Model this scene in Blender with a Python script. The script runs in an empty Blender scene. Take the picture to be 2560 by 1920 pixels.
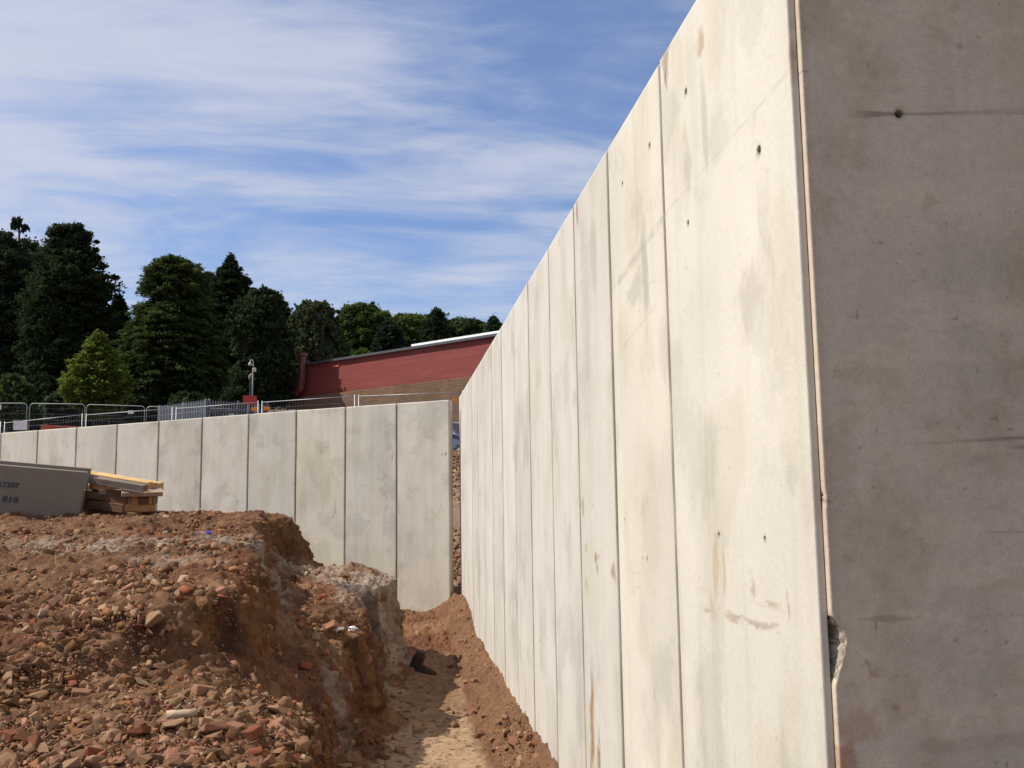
import bpy, bmesh, math, random
import numpy as np
from mathutils import Vector, Matrix

random.seed(11)
RNG = np.random.default_rng(7)
PI = math.pi
scene = bpy.context.scene
COL = scene.collection
rad = math.radians

# ------------------------------------------------------------------ camera
PSI, PITCH, ROLL, FPX = rad(6.8), rad(6.94), rad(0.83), 2350.0
CAMP = np.array([0.0, 0.0, 2.1])
fw = np.array([math.sin(PSI) * math.cos(PITCH), math.cos(PSI) * math.cos(PITCH), math.sin(PITCH)])
r0 = np.cross(fw, [0, 0, 1]); r0 /= np.linalg.norm(r0)
u0 = np.cross(r0, fw)
CR = math.cos(ROLL) * r0 - math.sin(ROLL) * u0
CU = math.cos(ROLL) * u0 + math.sin(ROLL) * r0
cam_d = bpy.data.cameras.new('camera')
cam = bpy.data.objects.new('camera', cam_d); COL.objects.link(cam)
cam_d.sensor_width = 36.0; cam_d.lens = FPX / 2560.0 * 36.0
cam_d.clip_start = 0.05; cam_d.clip_end = 3000
M = Matrix(((CR[0], CU[0], -fw[0], CAMP[0]), (CR[1], CU[1], -fw[1], CAMP[1]), (CR[2], CU[2], -fw[2], CAMP[2]), (0, 0, 0, 1)))
cam.matrix_world = M
scene.camera = cam


def ray(px, py):
    return fw + CR * ((px - 1280) / FPX) + CU * ((960 - py) / FPX)


def at(px, py, Z):
    return CAMP + ray(px, py) * Z


def on_x(px, py, x):
    d = ray(px, py)
    return CAMP + d * ((x - CAMP[0]) / d[0])


# ------------------------------------------------------------------ noise (numpy)
def _h(ix, iy, iz, seed):
    n = (ix.astype(np.uint32) * np.uint32(374761393) + iy.astype(np.uint32) * np.uint32(668265263)
         + iz.astype(np.uint32) * np.uint32(2147483647 - 58) + np.uint32((seed * 974634671) % 4294967296))
    n = (n ^ (n >> np.uint32(13))) * np.uint32(1274126177)
    n = n ^ (n >> np.uint32(16))
    n = n * np.uint32(2246822519); n = n ^ (n >> np.uint32(15))
    return (n & np.uint32(0xFFFFFF)).astype(np.float32) / 8388607.5 - 1.0


def vn(x, y, z, seed=0):
    x, y, z = np.broadcast_arrays(np.asarray(x, np.float64), np.asarray(y, np.float64), np.asarray(z, np.float64))
    fx, fy, fz = np.floor(x), np.floor(y), np.floor(z)
    ix, iy, iz = fx.astype(np.int64), fy.astype(np.int64), fz.astype(np.int64)
    tx, ty, tz = (x - fx), (y - fy), (z - fz)
    tx = tx * tx * (3 - 2 * tx); ty = ty * ty * (3 - 2 * ty); tz = tz * tz * (3 - 2 * tz)
    out = 0
    for dx in (0, 1):
        for dy in (0, 1):
            for dz in (0, 1):
                w = (tx if dx else 1 - tx) * (ty if dy else 1 - ty) * (tz if dz else 1 - tz)
                out = out + w * _h(ix + dx, iy + dy, iz + dz, seed)
    return out


def fbm(x, y, z=0.0, octv=4, seed=0, gain=0.5):
    a, s, t = 1.0, 0.0, 0.0
    for o in range(octv):
        s = s + a * vn(np.asarray(x) * 2 ** o + 17.3 * o, np.asarray(y) * 2 ** o - 9.1 * o, np.asarray(z) * 2 ** o + 3.7 * o, seed + o)
        t += a; a *= gain
    return s / t * 1.6


def S(t):
    t = np.clip(t, 0, 1)
    return t * t * (3 - 2 * t)


# ------------------------------------------------------------------ object helpers
def tag(o, label=None, cat=None, group=None, kind=None):
    if label: o['label'] = label
    if cat: o['category'] = cat
    if group: o['group'] = group
    if kind: o['kind'] = kind
    return o


def link(name, me, parent=None, loc=None):
    o = bpy.data.objects.new(name, me); COL.objects.link(o)
    if parent is not None: o.parent = parent
    if loc is not None: o.location = loc
    return o


def empty(name, loc, rz=0.0, label=None, cat=None, group=None):
    o = bpy.data.objects.new(name, None); COL.objects.link(o)
    o.empty_display_size = 0.1
    o.location = loc; o.rotation_euler = (0, 0, rz)
    return tag(o, label, cat, group)


def np_mesh(name, verts, faces, mat=None, smooth=False, col=None, colname='col'):
    """faces: int array (n,3) or (n,4)"""
    me = bpy.data.meshes.new(name)
    verts = np.asarray(verts, np.float32); faces = np.asarray(faces, np.int32)
    k = faces.shape[1]; n = len(faces)
    me.vertices.add(len(verts)); me.vertices.foreach_set('co', verts.ravel())
    me.loops.add(n * k); me.loops.foreach_set('vertex_index', faces.ravel())
    me.polygons.add(n)
    me.polygons.foreach_set('loop_start', np.arange(0, n * k, k, dtype=np.int32))
    me.polygons.foreach_set('loop_total', np.full(n, k, np.int32))
    if smooth: me.polygons.foreach_set('use_smooth', np.ones(n, bool))
    me.update(calc_edges=True)
    if col is not None:
        a = me.color_attributes.new(colname, 'FLOAT_COLOR', 'POINT')
        c = np.ones((len(verts), 4), np.float32); c[:, :3] = col
        a.data.foreach_set('color', c.ravel())
    if mat: me.materials.append(mat)
    return me


class MB:
    """collects simple solids and builds ONE mesh object"""
    def __init__(self): self.v = []; self.f = []

    def add(self, vs, fs):
        b = len(self.v); self.v += [tuple(map(float, p)) for p in vs]; self.f += [tuple(i + b for i in f) for f in fs]; return self

    def box(self, c, s, ax=None, jit=0.0):
        c = np.array(c, float); s = np.array(s, float) / 2
        A = np.eye(3) if ax is None else np.array(ax, float)
        vs = []
        for dz in (-1, 1):
            for dx, dy in ((-1, -1), (1, -1), (1, 1), (-1, 1)):
                vs.append(c + A[0] * dx * s[0] + A[1] * dy * s[1] + A[2] * dz * s[2] + np.array([random.uniform(-jit, jit) for _ in range(3)]))
        return self.add(vs, [(3, 2, 1, 0), (4, 5, 6, 7), (0, 1, 5, 4), (1, 2, 6, 5), (2, 3, 7, 6), (3, 0, 4, 7)])

    def tube(self, pts, r, n=8, caps=True):
        pts = [np.array(p, float) for p in pts]; rs = r if isinstance(r, (list, tuple)) else [r] * len(pts)
        vs = []; prev = None
        for i, p in enumerate(pts):
            d = pts[min(i + 1, len(pts) - 1)] - pts[max(i - 1, 0)]; d = d / (np.linalg.norm(d) + 1e-9)
            if prev is None:
                a = np.cross(d, [0, 0, 1] if abs(d[2]) < .9 else [1, 0, 0])
            else:
                a = prev - d * np.dot(prev, d)
            a = a / (np.linalg.norm(a) + 1e-9); prev = a; b = np.cross(d, a)
            for k in range(n):
                t = 2 * PI * k / n
                vs.append(p + (a * math.cos(t) + b * math.sin(t)) * rs[i])
        fs = []
        for i in range(len(pts) - 1):
            for k in range(n):
                k2 = (k + 1) % n
                fs.append((i * n + k, i * n + k2, (i + 1) * n + k2, (i + 1) * n + k))
        if caps:
            fs.append(tuple(range(n - 1, -1, -1))); fs.append(tuple((len(pts) - 1) * n + k for k in range(n)))
        return self.add(vs, fs)

    def build(self, name, mat, parent=None, loc=None, smooth=False, bevel=0.0):
        me = bpy.data.meshes.new(name); me.from_pydata(self.v, [], self.f)
        bm = bmesh.new(); bm.from_mesh(me)
        if bevel > 0:
            bmesh.ops.bevel(bm, geom=list(bm.edges), offset=bevel, segments=2, affect='EDGES', profile=.5, clamp_overlap=True)
        bmesh.ops.recalc_face_normals(bm, faces=bm.faces); bm.to_mesh(me); bm.free()
        if smooth: me.polygons.foreach_set('use_smooth', [True] * len(me.polygons))
        me.materials.append(mat)
        return link(name, me, parent, loc)


# ------------------------------------------------------------------ materials
class NT:
    def __init__(self, name):
        self.m = bpy.data.materials.new(name); self.m.use_nodes = True
        self.t = self.m.node_tree; self.n = self.t.nodes; self.l = self.t.links
        self.b = self.n['Principled BSDF']

    def new(self, typ, **kw):
        x = self.n.new(typ)
        for k, v in kw.items(): setattr(x, k, v)
        return x

    def ln(self, a, b): self.l.new(a, b)

    def coord(self, kind='Object', scale=(1, 1, 1), rot=(0, 0, 0)):
        tc = self.new('ShaderNodeTexCoord'); mp = self.new('ShaderNodeMapping')
        mp.inputs['Scale'].default_value = scale; mp.inputs['Rotation'].default_value = rot
        self.ln(tc.outputs[kind], mp.inputs['Vector']); return mp.outputs['Vector']

    def noise(self, vec, scale, detail=4, rough=.55, dist=0.0):
        x = self.new('ShaderNodeTexNoise')
        x.inputs['Scale'].default_value = scale; x.inputs['Detail'].default_value = detail
        x.inputs['Roughness'].default_value = rough; x.inputs['Distortion'].default_value = dist
        if vec is not None: self.ln(vec, x.inputs['Vector'])
        return x.outputs['Fac']

    def ramp(self, fac, stops):
        r = self.new('ShaderNodeValToRGB'); e = r.color_ramp.elements
        while len(e) < len(stops): e.new(.5)
        for i, (p, c) in enumerate(stops):
            e[i].position = p; e[i].color = (c[0], c[1], c[2], 1) if not np.isscalar(c) else (c, c, c, 1)
        self.ln(fac, r.inputs['Fac']); return r.outputs['Color']

    def mix(self, a, b, fac=1.0, mode='MULTIPLY'):
        x = self.new('ShaderNodeMix', data_type='RGBA', blend_type=mode)
        for s, v in ((x.inputs[0], fac), (x.inputs[6], a), (x.inputs[7], b)):
            if hasattr(v, 'is_linked') or isinstance(v, bpy.types.NodeSocket): self.ln(v, s)
            elif np.isscalar(v): s.default_value = v
            else: s.default_value = (v[0], v[1], v[2], 1)
        return x.outputs[2]

    def math(self, op, a, b=0.0):
        x = self.new('ShaderNodeMath', operation=op)
        for s, v in ((x.inputs[0], a), (x.inputs[1], b)):
            if isinstance(v, bpy.types.NodeSocket): self.ln(v, s)
            else: s.default_value = v
        return x.outputs[0]

    def attr(self, name, typ='GEOMETRY'):
        x = self.new('ShaderNodeAttribute', attribute_name=name, attribute_type=typ); return x

    def out(self, color, rough=.8, metal=0.0, spec=None):
        for s, v in ((self.b.inputs['Base Color'], color), (self.b.inputs['Roughness'], rough), (self.b.inputs['Metallic'], metal)):
            if isinstance(v, bpy.types.NodeSocket): self.ln(v, s)
            elif np.isscalar(v): s.default_value = v
            else: s.default_value = (v[0], v[1], v[2], 1)
        if spec is not None: self.b.inputs['Specular IOR Level'].default_value = spec
        return self

    def bump(self, h, dist=.01, strength=1.0):
        x = self.new('ShaderNodeBump'); x.inputs['Distance'].default_value = dist; x.inputs['Strength'].default_value = strength
        self.ln(h, x.inputs['Height']); self.ln(x.outputs['Normal'], self.b.inputs['Normal']); return self


def mat_concrete(name, base, blotch=.12, grain=1.0):
    k = NT(name)
    v = k.coord('Object')
    c = k.mix(base, k.attr('col').outputs['Color'])
    n1 = k.ramp(k.noise(v, 1.7, 6, .6, .4), [(.3, 1 - blotch), (.7, 1.05)])
    n2 = k.ramp(k.noise(v, 38, 5, .7), [(.3, 1 - .08 * grain), (.7, 1 + .045 * grain)])
    n3 = k.ramp(k.noise(v, 210, 3, .65), [(.30, 1 - .22 * grain), (.46, 1.0), (.62, 1.0), (.75, 1 + .06 * grain)])
    c = k.mix(k.mix(k.mix(c, n1), n2), n3)
    k.out(c, .82, spec=.25)
    h = k.math('ADD', k.noise(v, 60, 4, .6), k.math('MULTIPLY', k.noise(v, 9, 3), 1.2))
    k.bump(h, .0016, .55)
    return k.m


def mat_flat(name, c, rough=.6, metal=0.0, var=.15, scale=12, bump=0.0, spec=None):
    k = NT(name); v = k.coord('Object')
    n = k.ramp(k.noise(v, scale, 5, .6), [(.3, 1 - var), (.7, 1 + var * .5)])
    k.out(k.mix(c, n), rough, metal, spec)
    if bump: k.bump(k.noise(v, scale * 4, 4), bump, .7)
    return k.m


def mat_wood(name, c1, c2):
    k = NT(name); v = k.coord('Object', (1.5, 22, 22))
    n = k.noise(v, 2.2, 5, .65, .5)
    big = k.ramp(k.noise(k.coord('Object'), 6, 4), [(.3, .72), (.7, 1.1)])
    k.out(k.mix(k.ramp(n, [(.25, c1), (.75, c2)]), big), .75, spec=.25)
    k.bump(n, .004, .7)
    return k.m


def mat_stone(name, c):
    k = NT(name); v = k.coord('Object')
    oi = k.new('ShaderNodeObjectInfo')
    var = k.ramp(oi.outputs['Random'], [(0, .66), (.5, .95), (1, 1.3)])
    n = k.ramp(k.noise(v, 14, 5, .65), [(.25, .68), (.75, 1.18)])
    dust = k.ramp(k.noise(v, 30, 4, .6), [(.5, 0), (.72, .5)])
    col = k.mix(k.mix(c, var), n)
    col = k.mix(col, (.27, .175, .105), dust, 'MIX')
    k.out(col, .9, spec=.15)
    k.bump(k.noise(v, 45, 5, .7), .006, .8)
    return k.m


def mat_vcol(name, rough=.9, fine=(60, .75, 1.15), bump=.006, bscale=70, extra=None):
    k = NT(name); v = k.coord('Object')
    c = k.attr('col').outputs['Color']
    n = k.ramp(k.noise(v, fine[0], 5, .7), [(.25, fine[1]), (.75, fine[2])])
    c = k.mix(c, n)
    k.out(c, rough, spec=.15)
    if bump: k.bump(k.noise(v, bscale, 5, .7), bump, 1.0)
    return k.m


def mat_leaf(name):
    k = NT(name)
    c = k.attr('col').outputs['Color']
    k.out(c, .95, spec=.03)
    tr = k.new('ShaderNodeBsdfTranslucent'); k.ln(c, tr.inputs['Color'])
    mx = k.new('ShaderNodeMixShader'); mx.inputs[0].default_value = .3
    o = k.n['Material Output']
    k.ln(k.b.outputs[0], mx.inputs[1]); k.ln(tr.outputs[0], mx.inputs[2]); k.ln(mx.outputs[0], o.inputs['Surface'])
    return k.m


M_CONC = mat_concrete('precast_concrete', (.535, .497, .436), .06, .7)
M_CONC_FAR = mat_concrete('grey_precast_concrete', (.61, .56, .468), .07)
M_CONC_DK = mat_concrete('weathered_precast_concrete', (.55, .462, .345), .12, 1.6)
M_BLOCK = mat_concrete('block_concrete', (.25, .205, .155), .15)
M_JOINT = mat_flat('dark_joint', (.045, .037, .03), .95)
M_TERR = mat_vcol('soil', fine=(70, .5, 1.35), bump=.022, bscale=48)
M_GROUND = mat_flat('earth', (.19, .125, .08), .95, var=.4, scale=1.5, bump=.05)
M_RUB = mat_vcol('rubble_stone', fine=(30, .75, 1.15), bump=.004, bscale=60)
M_LEAF = mat_leaf('foliage')
M_BARK = mat_flat('bark', (.05, .04, .03), .95, var=.4, scale=3, bump=.03)
M_BARKP = mat_flat('pale_bark', (.12, .11, .10), .9, var=.5, scale=3, bump=.02)
M_GALV = mat_flat('galvanised_steel', (.36, .365, .375), .5, .5, var=.15)
M_GALV_D = mat_flat('dull_steel', (.19, .20, .225), .55, .3, var=.2)
M_WIRE = mat_flat('wire', (.14, .15, .17), .6, .5)
M_WHITE = mat_flat('white_board', (.82, .76, .73), .6, var=.06)
M_REDB = mat_flat('red_board', (.46, .035, .03), .55, var=.1)
M_ORANGE = mat_flat('orange_plastic', (.80, .29, .04), .5, var=.1)
M_NET = mat_flat('orange_netting', (.62, .11, .05), .7, var=.2)
M_DARKP = mat_flat('dark_paint', (.06, .06, .06), .5)
M_GREYP = mat_flat('grey_paint', (.14, .14, .135), .6)
M_PALEG = mat_flat('pale_grey_plastic', (.45, .45, .43), .6)
M_BLUEINK = mat_flat('blue_spray_paint', (.045, .07, .095), .8, var=.5, scale=40)
M_CHAR = mat_flat('charred_wood', (.055, .034, .020), .9, var=.4, scale=20, bump=.02)
M_WHITEP = mat_flat('white_plastic', (.75, .74, .72), .5, var=.1)
M_BLUEP = mat_flat('blue_plastic', (.03, .05, .45), .4)
M_CLAY = mat_flat('clay_pipe', (.42, .30, .20), .8, var=.25, scale=20, bump=.006)
W_YEL = mat_wood('fresh_timber', (.50, .30, .11), (.66, .44, .19))
W_ORG = mat_wood('orange_timber', (.42, .20, .075), (.60, .33, .14))
W_GRY = mat_wood('weathered_timber', (.13, .095, .075), (.23, .175, .14))
W_BRN = mat_wood('brown_timber', (.14, .07, .04), (.24, .13, .07))
W_PAL = mat_wood('pale_timber', (.27, .18, .11), (.42, .30, .20))

# ------------------------------------------------------------------ terrain
WX = 1.02                                   # face of the long wall
FP0 = np.array([0.834, 16.1]); FDIR = np.array([-.893, .45]); FDIR = FDIR / np.linalg.norm(FDIR)
FN = np.array([FDIR[1], -FDIR[0]]); FN = FN if FN[1] < 0 else -FN     # towards the camera


def ip(y, ys, vs):
    return np.interp(y, ys, vs)


def floor_z(x, y):
    f = .42 * S((4.6 - y) / 2.4) + .24 * S((y - 12.8) / 1.6)
    bank = (.36 - .10 * S((y - 6) / 9)) * S((x - .60 - .08 * vn(y * 1.1, 3.3, 0, 5)) / .42)
    return f + bank + .03 * vn(x * 1.7, y * 1.2, 0, 8)


def edge_ledge(y):
    e = ip(y, [1.5, 3.5, 4.2, 4.8, 5.5, 6.2, 7.5, 9.4, 11, 12.3, 13.0, 13.5, 14.1, 15.5],
           [-.2, -.26, -.28, -.28, -.30, -.40, -.42, -.22, -.04, .07, -.04, -.5, -1.2, -1.8])
    return e + .12 * vn(y * 1.3, 1.7, 0, 21) + .08 * vn(y * 3.7, 4.1, 0, 22)


def edge_upper(y):
    e = ip(y, [4.4, 5.2, 5.8, 6.3, 6.7, 7.2, 8.5, 10, 11.4, 13.4, 14.2, 15.2],
           [-5.5, -3.4, -2.2, -1.5, -1.12, -.95, -1.05, -1.2, -1.28, -1.24, -1.6, -2.6])
    return e + .13 * vn(y * 1.5, 8.7, 0, 23) + .08 * vn(y * 4.1, 2.1, 0, 24)


def H(x, y):
    x = np.asarray(x, float); y = np.asarray(y, float)
    f = floor_z(x, y)
    L = ip(y, [1.5, 3, 4.0, 4.7, 5.5, 7, 10, 12.3, 13.5], [.30, .46, .66, .82, .95, 1.05, 1.14, 1.27, 1.12])
    Le = ip(y, [1.5, 3, 4.2, 4.8, 5.6, 6.4, 7.4, 8.6, 9.6, 10.8, 11.8, 12.6, 13.5], [.30, .44, .60, .74, .76, .68, .60, .80, 1.06, 1.10, 1.12, 1.10, .9])
    U = ip(y, [1.5, 3, 4.0, 4.7, 5.5, 6.3, 7.2, 8.5, 10, 12, 14, 20], [.3, .46, .68, .86, 1.08, 1.32, 1.5, 1.66, 1.80, 1.93, 1.9, 1.9])
    U = U + .05 * vn(x * .9, y * .9, 0, 31) + .10 * S((-x - 3.2) / 3)
    L = L + .05 * vn(x * 1.1, y * 1.1, 0, 32)
    xe = edge_ledge(y); x1 = edge_upper(y)
    ka = S((xe - x) / .22); lw = S((-x - 1.55) / .9); kb = S((x1 + .5 * lw - x) / (.36 + 1.5 * lw))
    tal = .15 * np.exp(-np.abs(x - xe) / .13)
    tal2 = .12 * np.exp(-np.abs(x - x1) / .14) * S((y - 5.9) / .8)
    # rounding of the lips
    wd_ = .75 + .5 * np.exp(-((y - 7.3) / .9) ** 2); kk = S((x - (xe - wd_)) / wd_); L = L * (1 - kk) + Le * kk
    L = L - .10 * np.exp(-np.clip(xe - .05 - x, 0, 9) / .18)
    U = U - .12 * np.exp(-np.clip(x1 - .08 - x, 0, 9) / .20)
    z = f + (L + tal2 - f) * ka + tal * (1 - ka)
    z = z + np.maximum(U - L, 0) * kb - tal2 * kb * ka
    # falls away in front of the far wall
    s = (x - FP0[0]) * FN[0] + (y - FP0[1]) * FN[1]
    return z


def back_h(x, y):
    x = np.asarray(x, float); y = np.asarray(y, float)
    s = -((x - FP0[0]) * FN[0] + (y - FP0[1]) * FN[1])
    return .35 + 2.95 * S((s - .2) / 7.5) + S((y - 30) / 12) * .9 * S((2 - x) / 12) + .35 * S((y - 45) / 15)


def outer_h(x, y):
    s = -((x - FP0[0]) * FN[0] + (y - FP0[1]) * FN[1])
    side = S((x - 1.15) / .1) * (y > 2.3)
    pit = np.where(side > .5, .35 + 2.9 * S((x - 1.2) / 4), H(np.clip(x, -12, 1.0), np.clip(y, 1.5, 18)) - .0)
    k = S((s - .05) / .25)
    return pit * (1 - k) + np.maximum(back_h(x, y), pit * (side > .5)) * k


def raymarch(px, py, tmax=22):
    d = ray(px, py); t = np.linspace(1.5, tmax, 4000)
    P = CAMP + d * t[:, None]
    hit = np.where(P[:, 2] < H(P[:, 0], P[:, 1]))[0]
    return P[hit[0]] if len(hit) else P[-1]


def to_px(p):
    q = np.asarray(p, float) - CAMP
    z = q @ fw
    return 1280 + FPX * (q @ CR) / z, 960 - FPX * (q @ CU) / z, z


def build_terrain():
    x_lo, x_hi, y_lo, y_hi = -8.5, WX + .03, 2.2, 18.5
    nx = 600
    ys = np.concatenate([np.linspace(y_lo, 4.0, 60), np.linspace(4.0, 9.0, 300)[1:], np.linspace(9.0, 14.5, 220)[1:], np.linspace(14.5, y_hi, 90)[1:]])
    fine = np.linspace(x_lo, x_hi, 3000)
    V = np.zeros((len(ys), nx, 3))
    for i, y in enumerate(ys):
        h = H(fine, np.full_like(fine, y))
        wgt = np.interp(fine, [-8.5, -4.5, -2.0], [.25, .6, 1.0])
        ds = np.hypot(np.diff(fine), np.diff(h)) * wgt[1:]
        arc = np.concatenate([[0], np.cumsum(ds)])
        xs = np.interp(np.linspace(0, arc[-1], nx), arc, fine)
        V[i, :, 0] = xs; V[i, :, 1] = y; V[i, :, 2] = H(xs, np.full_like(xs, y))
    # normals
    du = np.gradient(V, axis=1); dv = np.gradient(V, axis=0)
    N = np.cross(du, dv); N /= (np.linalg.norm(N, axis=2, keepdims=True) + 1e-9)
    for _ in range(10):
        N[1:-1, 1:-1] = (N[1:-1, 1:-1] * 2 + N[:-2, 1:-1] + N[2:, 1:-1] + N[1:-1, :-2] + N[1:-1, 2:]) / 6
    N /= (np.linalg.norm(N, axis=2, keepdims=True) + 1e-9)
    X, Y, Z = V[..., 0].copy(), V[..., 1].copy(), V[..., 2].copy()
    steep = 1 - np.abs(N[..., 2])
    sand = S((X - edge_ledge(Y) - .12) / .12) * S((.72 - X) / .12) * S((13.5 - Y) / 1)
    amp = .072 * (1 - .75 * sand)
    d = fbm(X * 3.1, Y * 3.1, Z * 3.1, 3, 41) * .55 * amp + np.abs(fbm(X * 8, Y * 8, Z * 8, 3, 45)) * .62 * amp + fbm(X * 24, Y * 24, Z * 24, 2, 49) * .22 * amp
    groove = fbm(X * 6, Y * 7, Z * 1.6, 3, 53)
    d = d + (.055 * groove + .03 * fbm(X * 11, Y * 11, Z * 7, 2, 57)) * S((steep - .2) / .3)
    crumb = np.clip(vn(X * 21, Y * 21, Z * 21, 58), 0, 1) ** 1.5 * .034 + np.clip(vn(X * 38, Y * 38, Z * 38, 59), 0, 1) ** 1.5 * .018
    d = d + crumb * (1 - .92 * sand) * (.45 + .55 * S(fbm(X * 1.5, Y * 1.5, Z, 2, 60) + .5))
    d = d - (1 - sand) * .02
    V += N * d[..., None]
    V[..., 0] = np.minimum(V[..., 0], WX + .04)
    X, Y, Z = V[..., 0], V[..., 1], V[..., 2]
    # colour
    n1 = fbm(X * .8, Y * .8, Z, 4, 61); n2 = fbm(X * 3.5, Y * 3.5, Z * 3.5, 4, 65); n3 = fbm(X * 14, Y * 14, Z * 14, 2, 69)
    soil = np.array([.205, .118, .066]); dark = np.array([.115, .060, .033]); red = np.array([.205, .092, .052]); tan = np.array([.30, .195, .112])
    c = np.broadcast_to(soil, V.shape).copy()

    def mixc(col, k):
        nonlocal c
        k = np.clip(k, 0, 1)[..., None]; c = c * (1 - k) + np.array(col) * k
    mixc(red, S((n1 - .0) / .5) * .7)
    mixc(dark, S((n2 - .1) / .5) * .6)
    mixc(tan, S((-n2 - .12) / .5) * .65)
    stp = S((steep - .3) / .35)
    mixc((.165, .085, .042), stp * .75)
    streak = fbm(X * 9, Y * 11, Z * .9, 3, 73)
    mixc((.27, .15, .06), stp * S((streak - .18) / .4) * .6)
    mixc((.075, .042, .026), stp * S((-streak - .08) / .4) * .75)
    mixc((.34, .30, .24), stp * S((fbm(X * 3, Y * 2.6, Z * 1.5, 3, 77) + .25 * n3 - .36) / .25) * .6 * S((Y - 5.5) / 2) * (X > -.9))
    sandc = np.array([.50, .385, .25])
    mixc(sandc, sand * (.82 + .18 * n2))
    mixc((.24, .155, .09), sand * S((Y - 8.3) / 2.5) * .85)
    speck = vn(X * 34, Y * 20, 0, 71)
    mixc((.12, .075, .045), sand * S((speck - .42) / .2) * .8)
    bank = S((X - .66) / .12) * (Z < .6)
    mixc((.225, .138, .082), bank * .8)
    # pale dust and crushed mortar patches
    for (px, py, r, k, sx) in GREY:
        p = raymarch(px, py)
        dd = np.hypot((X - p[0]) / sx, Y - p[1]) / r + .55 * n2 + .45 * n3
        mixc((.40, .365, .31), S((1.0 - dd) / .5) * k * (.75 + .5 * n3))
    mixc((.07, .06, .06), S((1.0 - (np.hypot(X - SOOT[0], Y - SOOT[1]) / .3 + .4 * n2)) / .5) * .7)
    c = c * np.array([.86, .745, .675]) * (1 + .16 * n3[..., None]) 
    ny = len(ys)
    idx = np.arange(ny * nx).reshape(ny, nx)
    F = np.stack([idx[:-1, :-1], idx[:-1, 1:], idx[1:, 1:], idx[1:, :-1]], -1).reshape(-1, 4)
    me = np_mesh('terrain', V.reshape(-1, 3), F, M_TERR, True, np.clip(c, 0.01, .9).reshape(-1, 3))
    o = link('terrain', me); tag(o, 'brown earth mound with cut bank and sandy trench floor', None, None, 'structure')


GREY = [(270, 1360, .75, .85, 1.3), (555, 1350, .55, .8, 1.6), (640, 1385, .35, .8, 1.6), (870, 1432, .9, .8, .9), (915, 1462, .8, .95, .7), (975, 1452, .7, .9, .5), (900, 1520, .7, .75, .6), (975, 1520, .5, .7, .4), (400, 1400, .4, .5, 1.2), (850, 1810, .18, .6, 1)]
SOOT = raymarch(900, 1478)
build_terrain()

# outer ground sheet to the horizon
gx = np.unique(np.concatenate([-np.geomspace(8.6, 900, 40)[::-1], np.linspace(-8.6, 1.0, 50), np.linspace(1.02, 9, 60), np.geomspace(9.5, 900, 40)]))
gy = np.unique(np.concatenate([-np.geomspace(1, 900, 25)[::-1], np.linspace(-.8, 2.0, 12), np.linspace(2.2, 30, 160), np.geomspace(30.5, 1500, 60)]))
GX, GY = np.meshgrid(gx, gy)
GZ = outer_h(GX, GY)
inner = (GX > -8.45) & (GX < 1.04) & (GY > 2.25) & (GY < 18.4)
sfar = -((GX - FP0[0]) * FN[0] + (GY - FP0[1]) * FN[1])
GZ = np.where(inner & (sfar < .12), GZ - .35, GZ)
GZ = GZ + np.where(inner, 0, .06 * fbm(GX * .7, GY * .7, 0, 3, 91)) * (np.hypot(GX, GY) < 80)
idx = np.arange(GX.size).reshape(GX.shape)
F = np.stack([idx[:-1, :-1], idx[:-1, 1:], idx[1:, 1:], idx[1:, :-1]], -1).reshape(-1, 4)
gnd = link('ground', np_mesh('ground', np.stack([GX, GY, GZ], -1).reshape(-1, 3), F, M_GROUND, True))
tag(gnd, 'bare brown earth around the works', None, None, 'structure')


# ------------------------------------------------------------------ precast panels
def ell(U, V_, u, v, ru, rv, soft=.5, wob=0, seed=0):
    d = np.hypot((U - u) / ru, (V_ - v) / rv)
    if wob: d = d + wob * (fbm(U * .9 / ru, V_ * .9 / rv, seed, 4, seed, .65) + .15)
    return S((1 - d) / soft)


def concrete_paint(U, Z, seed, tone=1.0, warm=0.0, blot=1.0):
    r = np.random.default_rng(seed)
    sx, sz = seed * 3.17, seed * 1.7
    n1 = fbm(U * 1.1 + sx, Z * .7 + sz, 0, 4, seed)
    n2 = fbm(U * 4.5 + sx, Z * 2.2 + sz, 0, 4, seed + 7)
    st = fbm(U * 13 + sx, Z * .7 + sz, 0, 3, seed + 11)
    c = np.ones(U.shape + (3,)) * tone
    n3 = fbm(U * 3.1 + sx, Z * 3.1 + sz, 0, 5, seed + 17, .62)
    k = (1 - .07 * blot * S((n1 - .05) / .5) - .05 * blot * S((n2 - .1) / .45) - .09 * blot * S((n3 - .12) / .5) - .035 * blot * S((st - .1) / .4) + .03 * S((-n1 - .1) / .4))
    c = c * k[..., None]
    c[..., 2] *= 1 - warm - .05 * S((n2) / .6); c[..., 0] *= 1 + warm * .3
    return c


def stain(c, k, col):
    return c * (1 - k[..., None]) + np.array(col) * k[..., None]


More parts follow.
